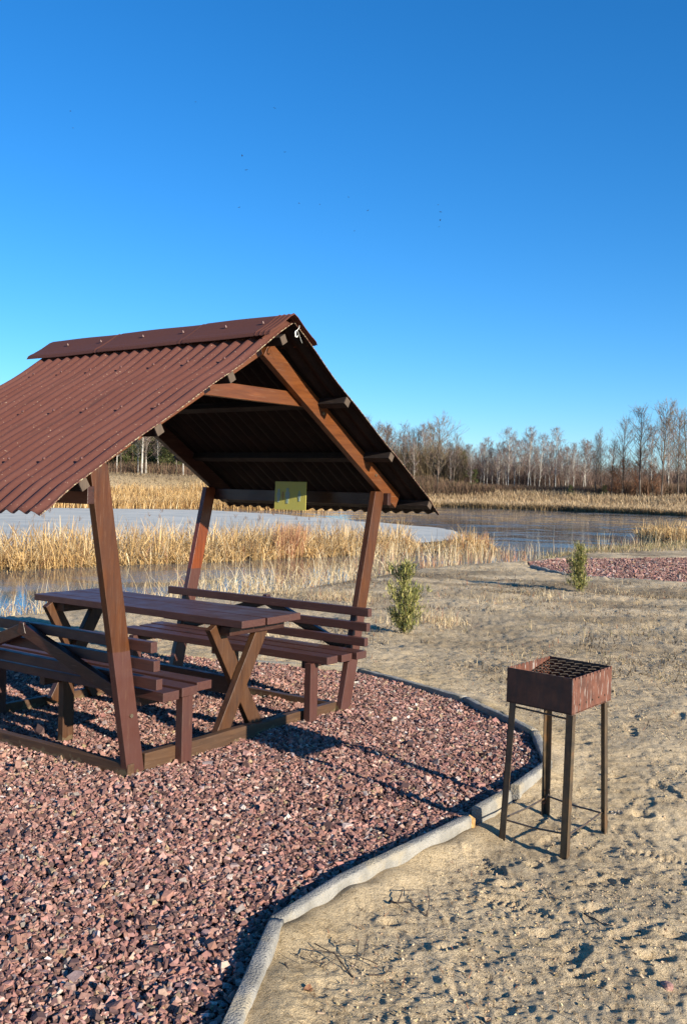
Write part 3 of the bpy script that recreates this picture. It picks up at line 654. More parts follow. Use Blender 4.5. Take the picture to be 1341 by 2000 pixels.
# ------------------------------------------------------------------ gravel
def stones(name, P, n, size, zf, seed, label=None, pal=None, keep=None, thick=.55):
    rg = np.random.default_rng(seed); Pn = np.array(P); lo_, hi = Pn.min(0), Pn.max(0)
    x = rg.uniform(lo_[0], hi[0], n); y = rg.uniform(lo_[1], hi[1], n); ok = inpoly(P, x, y) & (pdist(P, x, y) > .008)
    if keep is not None: ok &= keep(x, y, rg)
    x, y = x[ok], y[ok]; n = len(x)
    s = size * np.exp(rg.normal(0, .30, n)); dims = np.stack([s * rg.uniform(.8, 1.5, n), s * rg.uniform(.6, 1.0, n), s * rg.uniform(.3, thick + .2, n)], -1)
    cube = np.array([(a, b_, c_) for c_ in (-1, 1) for a, b_ in ((-1, -1), (1, -1), (1, 1), (-1, 1))], float)
    V_ = cube[None] * (1 + rg.uniform(-.55, .15, (n, 8, 3))) ; V_[:, 4:, :2] *= rg.uniform(.35, 1.0, (n, 1, 2)); V_ *= dims[:, None]
    q = rg.normal(size=(n, 4)) * np.array((1, .33, .33, 1)); q[:, 0] = rg.normal(size=n); q /= np.linalg.norm(q, axis=1)[:, None]
    # w,x,y,z with mostly vertical axis
    w_, a, b_, c_ = q[:, 0], q[:, 1], q[:, 2], q[:, 3]
    Rm = np.stack([1 - 2 * (b_ * b_ + c_ * c_), 2 * (a * b_ - w_ * c_), 2 * (a * c_ + w_ * b_), 2 * (a * b_ + w_ * c_), 1 - 2 * (a * a + c_ * c_), 2 * (b_ * c_ - w_ * a), 2 * (a * c_ - w_ * b_), 2 * (b_ * c_ + w_ * a), 1 - 2 * (a * a + b_ * b_)], -1).reshape(n, 3, 3)
    V_ = np.einsum('nij,nkj->nki', Rm, V_); V_ += np.stack([x, y, zf(x, y) + rg.uniform(-.35, .55, n) * s], -1)[:, None]
    fc = np.array([(0, 3, 2, 1), (4, 5, 6, 7), (0, 1, 5, 4), (1, 2, 6, 5), (2, 3, 7, 6), (3, 0, 4, 7)]); tri = np.concatenate([fc[:, [0, 1, 2]], fc[:, [0, 2, 3]]])
    F_ = (np.arange(n) * 8)[:, None, None] + tri[None]
    ci = rg.choice(len(pal), n, p=[p[0] for p in pal]); cc = np.array([p[1] for p in pal])[ci] * rg.uniform(.75, 1.25, (n, 1)) * rg.uniform(.94, 1.06, (n, 3))
    return mesh_np(name, V_.reshape(-1, 3), F_.reshape(-1, 3), M['gravel'], fcol=np.repeat(cc, 12, 0))
PAL = [(.37, (.335, .175, .135)), (.20, (.235, .115, .09)), (.20, (.11, .062, .053)), (.12, (.43, .27, .215)), (.05, (.27, .21, .19)), (.03, (.52, .43, .37)), (.03, (.34, .24, .14))]
def padz(x, y):
    d_ = np.minimum(pdist(pad[:9], x, y, False), 2); 
    return -.010 + .026 * sstep(.03, .9, d_) + .010 * vnoise(x, y, 1.2, 60) + .007 * vnoise(x, y, 4, 61)
ctr = lambda x, y: np.degrees(np.arctan2(x, y))
inview = lambda m: (lambda x, y, rg: ((np.abs(ctr(x, y)) < 20 + m) & (y > 2.2)) )
Xg, Yg = np.meshgrid(np.linspace(-5.7, 1.4, 240), np.linspace(.9, 8.7, 260)); Pz = padz(Xg, Yg) - .012
Pz = np.where(inpoly(pad, Xg, Yg) & (pdist(pad, Xg, Yg) > .0), Pz, -.14)
ix = np.arange(Xg.size).reshape(Xg.shape); q = np.stack([ix[:-1, :-1], ix[:-1, 1:], ix[1:, 1:], ix[1:, :-1]], -1).reshape(-1, 4)
inq = inpoly(pad, Xg.ravel()[q].mean(1), Yg.ravel()[q].mean(1)); q = q[inq]
k2_ = N('gravel_bed', .95, .1); k2_.color(k2_.ramp(k2_.noise(55, 4), [(.4, (.045, .022, .02)), (.6, (.16, .08, .07))])); 
gb = mesh_np('gravel_bed', np.stack([Xg, Yg, Pz], -1).reshape(-1, 3), q, k2_.m, smooth=True); tag(gb, kind='structure')
area = (1.3 + 5.6) * 8
g1 = stones('gravel', pad, 340000, .0094, padz, 1, pal=PAL, keep=lambda x, y, rg: ((np.abs(ctr(x, y)) < 21.5) & (y > 2.3)) | (rg.random(len(x)) < .15))
tag(g1, 'crushed pink and maroon granite gravel filling the kerbed pad', 'gravel', kind='stuff')
g2 = stones('gravel', pad2, 60000, .021, lambda x, y: -.14 + 0 * x, 2, pal=[(p, tuple(min(1, v * .95) for v in c)) for p, c in PAL])
tag(g2, 'pink gravel patch far off beyond the right shrub', 'gravel', kind='stuff')


# ------------------------------------------------------------------ dry reeds and grass
def blades(name, x, y, z0, hgt, lean, width, pal, seed, bend=.6, segs=3, parent=None, m='reed', az=None, tipfrac=.3, dropf=0.):
    rg = np.random.default_rng(seed); n = len(x)
    hgt = np.broadcast_to(hgt, n) * rg.uniform(.55, 1.15, n); a = rg.uniform(0, 2 * math.pi, n) if az is None else az + rg.normal(0, .7, n)
    ln = np.abs(rg.normal(0, 1, n)) * lean; bd = rg.normal(.5, .5, n) * bend; fa = rg.uniform(0, math.pi, n); wd = np.broadcast_to(width, n) * rg.uniform(.6, 1.4, n)
    brk = rg.random(n) < dropf; pts = []; px, py, pz = x.copy(), y.copy(), np.broadcast_to(z0, n).copy(); th = ln.copy(); st = hgt / segs
    for i in range(segs + 1):
        pts.append((px.copy(), py.copy(), pz.copy()))
        px += np.sin(th) * np.cos(a) * st; py += np.sin(th) * np.sin(a) * st; pz += np.cos(th) * st
        th = th + bd / segs * 2; th = np.where(brk & (i == 1), rg.uniform(1.3, 2.3, n), th)
    V_ = np.zeros((n, (segs + 1) * 2, 3))
    for i, (qx, qy, qz) in enumerate(pts):
        w_ = wd * (1 - (1 - tipfrac) * i / segs) / 2
        V_[:, 2 * i] = np.stack([qx - np.cos(fa) * w_, qy - np.sin(fa) * w_, qz], -1); V_[:, 2 * i + 1] = np.stack([qx + np.cos(fa) * w_, qy + np.sin(fa) * w_, qz], -1)
    f = np.array([(2 * i, 2 * i + 1, 2 * i + 3, 2 * i + 2) for i in range(segs)])
    F_ = (np.arange(n) * (segs + 1) * 2)[:, None, None] + f[None]
    ci = rg.choice(len(pal), n, p=[p[0] for p in pal]); cc = np.array([p[1] for p in pal])[ci] * rg.uniform(.75, 1.25, (n, 1))
    return V_.reshape(-1, 3), F_.reshape(-1, 4), np.repeat(cc, segs, 0)
def merge(name, parts, m, label=None, cat=None):
    off = 0; VV_, FF, CC = [], [], []
    for v, f, c in parts: VV_.append(v); FF.append(f + off); CC.append(c); off += len(v)
    o = mesh_np(name, np.concatenate(VV_), np.concatenate(FF), M[m], fcol=np.concatenate(CC)); tag(o, label, cat, kind='stuff'); return o
def scatter(P, n, seed):
    rg = np.random.default_rng(seed); Pn = np.array([p[:2] for p in P]); lo_, hi = Pn.min(0), Pn.max(0); x = rg.uniform(lo_[0], hi[0], n * 4); y = rg.uniform(lo_[1], hi[1], n * 4)
    ok = inpoly(P, x, y); return x[ok][:n], y[ok][:n]
REED = [(.42, (.60, .385, .155)), (.26, (.72, .50, .24)), (.20, (.32, .19, .08)), (.07, (.84, .67, .40)), (.05, (.24, .12, .06))]
PALE = [(.4, (.62, .47, .26)), (.35, (.76, .62, .40)), (.15, (.42, .29, .15)), (.10, (.36, .17, .11))]
REDD = [(.6, (.42, .20, .11)), (.4, (.55, .34, .17))]
GRASS = [(.45, (.42, .31, .16)), (.25, (.26, .19, .10)), (.2, (.56, .43, .24)), (.1, (.17, .17, .07))]
x, y = scatter(island, 34000, 5); x = x + rng.normal(0, .12, len(x)); ok = vnoise(x, y, 1.7, 77) + vnoise(x, y, 4.5, 78) * .7 > -.55; x, y = x[ok], y[ok]
hn_ = .70 + .20 * vnoise(x, y, .45, 70) + .10 * vnoise(x, y, 1.6, 71); 
parts = [blades('', x, y, WZ, hn_, .75, .020, REED, 6, 1.9, 4, dropf=.7), blades('', *scatter(island, 2600, 7), WZ, .62, .22, .014, PALE, 8, .6, 3, dropf=.4)]
xs, ys = scatter(island, 7000, 9); parts.append(blades('', xs, ys, WZ + .08 + .46 * rng.random(len(xs)), .6, 1.5, .018, REED, 10, .3, 2))
xs, ys = scatter([at(*p, WZ)[:2] for p in ((540, 1092), (590, 1090), (600, 1080), (540, 1082))], 900, 91); parts.append(blades('', xs, ys, WZ, .85, .15, .015, REDD, 92, .3, 2))
merge('reed_bed', parts, 'reed', 'matted golden broken reeds in a long bank across the frozen pond')
x, y = scatter(island2, 3800, 11); x0_, y0_ = at(915, 1078, WZ)[:2]
parts = [blades('', x, y, WZ, .30 + .55 * np.exp(-((x - x0_) / .75) ** 2), .7, .024, REED, 12, 1.7, 4, dropf=.6), blades('', *scatter([isl2[1], isl2[2], island2[3], island2[4]], 250, 13), WZ, .6, .2, .02, REDD, 14, .3, 2)]
merge('reed_clump', parts, 'reed', 'small peaked tuft of golden reeds at the end of the long reed bank')
x, y = scatter(clump, 4200, 15); merge('reed_clump', [blades('', x, y, WZ, .9, .7, .035, REED, 16, 1.2, 3, dropf=.6)], 'reed', 'flattened golden reed clump in the water at the right edge of the picture')
# sparse reeds standing along the near shore, some in the water
def shore_pts(x0, x1, n, seed, spread=(-.3, 1.8)):
    rg = np.random.default_rng(seed); P = np.array([at(*p, WZ)[:2] for p in near_px]); pxs = np.array([p[0] for p in near_px]); t = rg.uniform(x0, x1, n)
    # cluster
    cl = rg.uniform(x0, x1, max(6, n // 26)); pick = rg.random(n) < .7; t[pick] = cl[rg.integers(0, len(cl), pick.sum())] + rg.normal(0, 9, pick.sum())
    return np.interp(t, pxs, P[:, 0]) + rg.normal(0, .12, n), np.interp(t, pxs, P[:, 1]) + rg.uniform(*spread, n)
parts = []
x, y = shore_pts(-350, 330, 520, 17, (-.9, .8)); parts.append(blades('', x, y, WZ - .02, .62, .25, .010, PALE, 18, 1.3, 4, dropf=.45))
x, y = shore_pts(330, 790, 1000, 19, (-.9, 2.6)); parts.append(blades('', x, y, WZ - .02, .68, .30, .011, PALE, 20, 1.2, 4, dropf=.5))
x, y = shore_pts(300, 800, 900, 190, (-2.2, .8)); parts.append(blades('', x, y, WZ + .03, .30, .6, .009, PALE, 201, 1.2, 3, dropf=.5))
x, y = shore_pts(-350, 320, 800, 191, (-1.0, .5)); parts.append(blades('', x, y, WZ + .03, .32, .5, .010, PALE, 202, 1.2, 3, dropf=.5))
x, y = shore_pts(760, 1120, 260, 21, (-1.5, 3.0)); parts.append(blades('', x, y, WZ - .02, .50, .16, .014, PALE, 22, .5, 3, dropf=.35))
x, y = shore_pts(740, 1000, 200, 23, (-2, .5)); parts.append(blades('', x, y, WZ + .05, .45, .25, .013, REDD, 24, .4, 3))
x, y = scatter([at(*p, WZ)[:2] for p in ((690, 1090), (800, 1082), (1000, 1088), (960, 1102), (700, 1120))], 420, 25); parts.append(blades('', x, y, WZ - .02, .75, .2, .015, PALE, 26, .8, 3, dropf=.4))
merge('shore_reeds', parts, 'reed', 'thin pale dry reeds standing in the shallow water along the near shore')
# plume heads above the long bank
parts = []
xs, ys = scatter(island, 46, 27); hp = rng.uniform(.95, 1.45, 46)
parts.append(blades('', xs, ys, WZ, hp, .08, .007, [(1., (.36, .27, .17))], 28, .05, 2))
for k_ in range(46):
    m_ = 16; parts.append(blades('', xs[k_] + rng.normal(0, .02, m_), ys[k_] + rng.normal(0, .02, m_), WZ + hp[k_] * .86 + rng.uniform(0, .1, m_), .10, .9, .010, [(1., (.22, .14, .10))], 300 + k_, .4, 2))
merge('reed_plumes', parts, 'reed', 'few taller reed stems with dark feathery plumes above the long reed bank')
# far banks
def far_band(x0, x1, n, seed, d0, d1, hgt, wd, pal=REED, lean=.3):
    rg = np.random.default_rng(seed); fp = far_px[::-1]; pxs = np.array([p[0] for p in fp]); P = np.array([at(*p, WZ)[:2] for p in fp]); t = rg.uniform(x0, x1, n)
    bx, by = np.interp(t, pxs, P[:, 0]), np.interp(t, pxs, P[:, 1]); r = np.hypot(bx, by); k_ = 1 + (d0 + (d1 - d0) * rg.random(n) ** 1.3) / r; x, y = bx * k_, by * k_
    z = height(x, y)[0]; return blades('', x, y, np.maximum(z, WZ), hgt * (1 + .25 * vnoise(x, y, .25, 75)), lean, wd, pal, seed + 1, .8, 2, dropf=.3)
DULL = [(.5, (.44, .33, .19)), (.35, (.55, .42, .25)), (.15, (.28, .20, .12))]
BANKP = [(.5, (.22, .15, .08)), (.5, (.34, .24, .12))]
merge('reed_belt', [far_band(780, 1750, 46000, 31, -.6, 12, .95, .07, [(.4, (.56, .41, .23)), (.3, (.66, .50, .31)), (.2, (.34, .23, .13)), (.1, (.24, .15, .09))]), far_band(780, 1750, 9000, 311, -.9, .9, .8, .08, BANKP), far_band(780, 1750, 26000, 33, 8, 24, .24, .10, [(.4, (.40, .31, .20)), (.35, (.50, .40, .27)), (.25, (.26, .19, .12))], 1.0)], 'reed', 'belt of tawny reeds and dry grass along the far right shore')
merge('reed_belt', [far_band(-500, 790, 42000, 35, -.4, 9, 1.0, .05), far_band(-500, 790, 16000, 37, 8, 30, .28, .06, [(.5, (.26, .19, .11)), (.3, (.36, .27, .16)), (.2, (.17, .12, .08))], .7)], 'reed', 'belt of tawny reeds below the far left bank and its pale track')
# dry grass on the near land
rg = np.random.default_rng(41); n = 38000; y = rg.uniform(7.5, 27, n); x = rg.uniform(-.1, .48, n) * y; sl = sdist(lake, x, y); s2 = sdist(pad2, x, y); s1 = sdist(pad, x, y)
dens = np.clip(vnoise(x * .6, y, 1.1, 80) * 1.2 + vnoise(x, y, 4, 81) * .6 - .15 + (y - 12) * .05 + np.exp(-np.clip(sl, 0, 9) / 1.3) * 1.2, 0, 1)
ok = (sl > -.1) & (s2 > .1) & (s1 > .15) & (rg.random(n) < dens); x, y = x[ok], y[ok]; z = height(x, y)[0] + sand_detail(x, y) * .6
parts = [blades('', x, y, z - .01, .05 + .10 * (rg.random(len(x)) ** 3), 1.3, .007, GRASS, 42, 1.2, 3)]
n = 26000; y = rg.uniform(6.5, 21, n); x = rg.uniform(-.02, .46, n) * y; q_ = vnoise(x * .45, y, 1.5, 130) + .7 * vnoise(x * .6, y, 5, 131) + .35 * np.exp(-((y - 13.5 - x * .45) / 2.2) ** 2)
ok = (q_ > .42) & (sdist(lake, x, y) > .3) & (sdist(pad2, x, y) > .1) & (sdist(pad, x, y) > .3); x, y = x[ok], y[ok]; z = height(x, y)[0] + sand_detail(x, y)
parts.append(blades('', x, y, z + .004, .06, 1.5, .010, [(.45, (.13, .095, .06)), (.3, (.22, .16, .10)), (.25, (.42, .32, .19))], 132, .3, 2))
# denser bank behind the distant gravel
x = rg.uniform(4.5, 16, 9000); P_ = np.array([at(*p, WZ)[:2] for p in near_px]); x = x + 1.2; y = np.interp(x, P_[:, 0], P_[:, 1]) - rg.uniform(-.3, 1, 9000) * np.interp(x, [4, 8, 16], [1.0, 4, 7]); ok = (sdist(pad2, x, y) > .05) & (sdist(lake, x, y) > -.3) & (y > 15) & (rg.random(9000) < .35 + .5 * (x > 7)); x, y = x[ok], y[ok]
parts.append(blades('', x, y, height(x, y)[0], .12 + .20 * rg.random(len(x)) ** 2, .5, .018, [(.40, (.42, .31, .16)), (.2, (.24, .17, .09)), (.2, (.58, .45, .25)), (.2, (.20, .20, .08))], 43, .8, 3, dropf=.2))
x, y = shore_pts(1120, 1360, 150, 44, (-3.5, .3)); parts.append(blades('', x, y, height(x, y)[0], .6, .12, .014, PALE, 45, .3, 3))
# tufts
for px, py, n, hh in ((860, 1222, 420, .16), (815, 1208, 260, .16), (700, 1175, 300, .2), (640, 1170, 300, .2), (560, 1160, 200, .2), (965, 1180, 120, .14), (1060, 1165, 160, .14), (1230, 1160, 90, .12), (760, 1215, 120, .12), (430, 1255, 160, .12), (330, 1250, 160, .15), (560, 1245, 90, .1)):
    c0 = at(px, py, -.08); x = c0[0] + rg.normal(0, .16, n); y = c0[1] + rg.normal(0, .30, n); parts.append(blades('', x, y, height(x, y)[0] + .0, hh, .8, .006, PALE, px, 1.4, 3))
merge('dry_grass', parts, 'reed', 'dry straw coloured grass scattered over the sandy shore')
# small debris on the sand
n = 16000; y = 2.6 + 16 * rg.random(n) ** 1.15; x = rg.uniform(-.12, .42, n) * y; s1 = sdist(pad, x, y); sl = sdist(lake, x, y)
ok = (s1 > .10) & (sl > .6) & (rg.random(n) < np.clip(.35 + vnoise(x, y, 1.6, 85) + np.exp(-s1 / .25), 0, 1)); x, y = x[ok], y[ok]; z = height(x, y)[0] + sand_detail(x, y) * sstep(.02, .25, sdist(pad, x, y)) + .005
dz = z.copy(); stamp(x, y, dz); pit(x, y, dz)
merge('plant_litter', [blades('', x, y, dz, (.014 + .03 * rg.random(len(x)) ** 3) * np.maximum(1, y / 6), 1.5, .0022 * np.maximum(1.5, y / 3), [(.45, (.09, .05, .022)), (.25, (.22, .13, .07)), (.2, (.50, .40, .26)), (.1, (.30, .12, .06))], 86, .1, 2)], 'reed', 'tiny dark twig bits and leaf crumbs littering the sand')

# ------------------------------------------------------------------ sticks, leaves and loose stones
def gz(x, y):
    xa, ya = np.array([x]), np.array([y]); h = height(xa, ya)[0] + sand_detail(xa, ya); stamp(xa, ya, h); pit(xa, ya, h); return float(h[0])
def stick(pxs, label, rad=.003, lift=.006, branches=(), group=None, name='fallen_twig'):
    c = at(*pxs[0], -.07); root_ = None; mb = MB()
    def line(pp, rd, lf):
        pts = []
        for i, q in enumerate(pp): w_ = at(*q, -.07); pts.append(Vector((w_[0] - c[0], w_[1] - c[1], gz(w_[0], w_[1]) + (lf[i] if hasattr(lf, '__len__') else lf) - gz(c[0], c[1]))))
        P = []
        for a_, b_ in zip(pts[:-1], pts[1:]):
            for t in (0, .33, .66): P.append(a_.lerp(b_, t) + Vector([random.uniform(-.003, .003) for _ in range(3)]))
        P.append(pts[-1]); mb.tube(P, [rd * (1 - .6 * i / (len(P) - 1)) for i in range(len(P))], 5)
    line(pxs, rad, lift)
    for pp, rd, lf in branches: line(pp, rd, lf)
    o = mb.build(name, M['twig']); o.location = (c[0], c[1], gz(c[0], c[1])); return tag(o, label, 'twig', group)
TG = 'twigs lying on the sand'
stick([(690, 1938), (650, 1905), (610, 1903), (604, 1915), (630, 1925)], 'tangled spray of thin bare twigs on the sand beside the nearest kerb', .0026, (.004, .03, .03, .02, .006),
      [([(612, 1884), (650, 1908), (700, 1922)], .002, (.02, .03, .01)), ([(735, 1915), (690, 1905), (640, 1902)], .002, (.01, .03, .02)), ([(700, 1890), (695, 1915), (680, 1932)], .002, (.05, .02, .005)), ([(714, 1892), (708, 1920), (700, 1934)], .0018, (.06, .03, .005)), ([(630, 1925), (660, 1912), (672, 1930)], .0016, (.01, .02, .0)),
       ([(570, 1900), (600, 1913), (640, 1922)], .0016, .008)], TG)
stick([(760, 1790), (775, 1798), (800, 1800), (832, 1813)], 'forked dark stick arching over the sand below the kerb bend', .0045, (.01, .025, .03, .004), [([(775, 1798), (785, 1772), (820, 1763)], .003, (.02, .03, .02)), ([(832, 1813), (836, 1800), (833, 1772)], .003, (.0, .02, .05))], TG)
stick([(720, 1933), (745, 1933), (765, 1917)], 'short dark twig lying right of the twig spray', .0032, .006, (), TG)
stick([(1140, 1805), (1170, 1828), (1195, 1840)], 'straight twig on the sand below the tread print', .0035, .008, (), TG)
stick([(1062, 1752), (1072, 1768), (1090, 1776)], 'small hooked twig in front of the brazier', .0028, .006, (), TG)
stick([(556, 1920), (564, 1938), (552, 1957)], 'short curved twig left of the twig spray near the kerb', .003, .006, [([(560, 1930), (580, 1935), (590, 1945)], .0022, .006)], TG)
stick([(528, 1955), (540, 1968), (551, 1983)], 'lowest thin twig by the nearest kerb', .0022, .005, (), TG)
def leaf(px, py, label, s_=.02, rot=0.):
    c = at(px, py, -.07); mb = MB(); n = 9; ring = [(math.cos(t) * s_ * (1 + .2 * math.cos(2 * t)), math.sin(t) * s_ * .62, .006 * math.sin(2.3 * t) + .010 * abs(math.sin(t))) for t in np.linspace(0, 2 * math.pi, n, endpoint=False)]
    mb.add([(0, 0, .001)] + ring + [(0, 0, -.0005)] + [(a, b_, z_ - .0015) for a, b_, z_ in ring], [(0, 1 + i, 1 + (i + 1) % n) for i in range(n)] + [(n + 1, n + 2 + (i + 1) % n, n + 2 + i) for i in range(n)])
    o = mb.build('dry_leaf', M['leaf']); o.location = (c[0], c[1], gz(c[0], c[1]) + .006); o.rotation_euler = (.3, .2, rot); tag(o, label, 'leaf', 'dry leaves on the sand')
leaf(600, 1978, 'dark brown dry leaf near the bottom edge below the twig spray', .020, 1.); leaf(585, 1817, 'orange brown curled leaf just below the kerb bend', .017, 2.); leaf(556, 1868, 'reddish dry leaf next to the nearest kerb', .014, .4); leaf(1178, 1553, 'small red brown leaf on the sand to the right of the brazier', .014, .2)
def rock(px, py, mat, label, s_, seed, zoff=0., cat='stone'):
    rs = random.Random(seed); c = at(px, py, -.07); import bmesh; bm = bmesh.new(); bmesh.ops.create_icosphere(bm, subdivisions=2, radius=1)
    for v in bm.verts:
        v.co.x = round(v.co.x * 2.2) / 2.2 * .5 + v.co.x * .5; k_ = 1 + rs.uniform(-.16, .16); v.co = Vector((v.co.x * s_[0] * k_, v.co.y * s_[1] * k_, v.co.z * s_[2] * (1 - .3 * v.co.x) * k_))
    me = bpy.data.meshes.new('stone'); bm.to_mesh(me); bm.free(); o = link('stone', me, M[mat]); o.location = (c[0], c[1], gz(c[0], c[1]) + s_[2] * .5 + zoff); o.rotation_euler = (0, 0, rs.uniform(0, 3)); tag(o, label, cat)
rock(915, 1632, 'ochre', 'ochre yellow stone leaning against the kerb joint left of the brazier', (.036, .026, .045), 3)
rock(1300, 1958, 'pink', 'lone pink granite chip on the sand near the bottom right corner', (.022, .018, .012), 4)
rock(1005, 1612, 'white', 'tiny white pebble on the sand between the brazier legs', (.008, .007, .004), 5)
for px, lb in ((1196, 'left one of two small metal rings on the sand right of the brazier'), (1209, 'right one of two small metal rings on the sand right of the brazier')):
    c = at(px, 1605, -.09); mb = MB(); mb.tube([(.011 * math.cos(t), .011 * math.sin(t), 0) for t in np.linspace(0, 2 * math.pi, 17)], .0032, 6, False); o = mb.build('ring', M['ring'], smooth=True); o.location = (c[0], c[1], gz(c[0], c[1]) + .006); o.rotation_euler = (.35, -.1, 0); tag(o, lb, 'ring', 'pair of small rings on the sand')

# small clods and grit on the sand surface
def surf(x, y):
    h = height(x, y)[0] + sand_detail(x, y) * sstep(.02, .25, sdist(pad, x, y)); hh_ = h.copy(); stamp(x, y, hh_); pit(x, y, hh_); return hh_
SAND = [(.45, (.60, .46, .28)), (.25, (.46, .36, .22)), (.15, (.70, .56, .36)), (.1, (.20, .15, .10)), (.05, (.10, .075, .05))]
wedge = [(-.35, 2.5), (1.35, 2.5), (4.6, 9.5), (.2, 9.5), (.9, 7.2), (1.35, 6.0), (1.2, 5.2), (.3, 3.9), (-.2, 3.4)]
g3 = stones('sand_grit', wedge, 60000, .0034, surf, 9, pal=SAND, keep=lambda x, y, rg: (sdist(pad, x, y) > .06) & (rg.random(len(x)) < np.clip(.45 + vnoise(x, y, 2.3, 88) * .9, .05, 1)), thick=.8)
g3.data.materials.clear(); g3.data.materials.append(M['reed']); tag(g3, 'small clods and grit lying on the sand', 'grit', kind='stuff')

# ------------------------------------------------------------------ young conifer shrubs
def shrub(px, py, hgt, wd, label, seed):
    rg = np.random.default_rng(seed); c = at(px, py, -.1); z0 = interp_ground(c[0], c[1]); rt = empty('conifer_shrub', (c[0], c[1], z0)); tag(rt, label, 'shrub', 'young conifer shrubs on the sand')
    mb = MB(); mb.tube([(0, 0, -.03), (.01, 0, hgt * .3), (-.01, .01, hgt * .65), (.012, 0, hgt * .93)], [.012, .009, .006, .003], 6)
    V_, F_, C_ = [], [], []; off = 0; nb = 84
    for i in range(nb):
        t = rg.random() ** 1.25 * .95 + .01; zb_ = hgt * t; a = rg.uniform(0, 6.28); ln = wd * (1.05 - t) ** .55 * rg.uniform(.2, 1.4) * (1 + .35 * math.sin(a * 2 + seed + t * 9)); up = rg.uniform(.5, 1.3)
        e = np.array((math.cos(a) * ln, math.sin(a) * ln, zb_ + ln * up)); b0 = np.array((0, 0, zb_)); mb.tube([b0, (b0 + e) / 2 + [0, 0, -.01], e], [.0035, .0025, .0012], 4)
        n = int(48 * ln / wd) + 18; tt = rg.uniform(.15, 1.1, n); p = b0 + (e - b0) * tt[:, None] + rg.normal(0, .017 + .010 * wd / .2, (n, 3)); 
        v, f, cc = blades('', p[:, 0], p[:, 1], p[:, 2], .045 * hgt / .65, .9, .010 * hgt / .65, [(.33, (.19, .20, .06)), (.34, (.36, .33, .10)), (.15, (.08, .10, .04)), (.18, (.42, .36, .16))], seed * 1000 + i, .4, 1, az=a, tipfrac=.4)
        V_.append(v); F_.append(f + off); C_.append(cc); off += len(v)
    mb.build('trunk', M['twig'], rt); mesh_np('foliage', np.concatenate(V_), np.concatenate(F_), M['needle'], rt, fcol=np.concatenate(C_))
shrub(788, 1246, .78, .20, 'young green conifer shrub standing just right of the shelter post', 3)
shrub(1130, 1156, .78, .19, 'smaller looking conifer shrub in front of the distant gravel patch', 4)

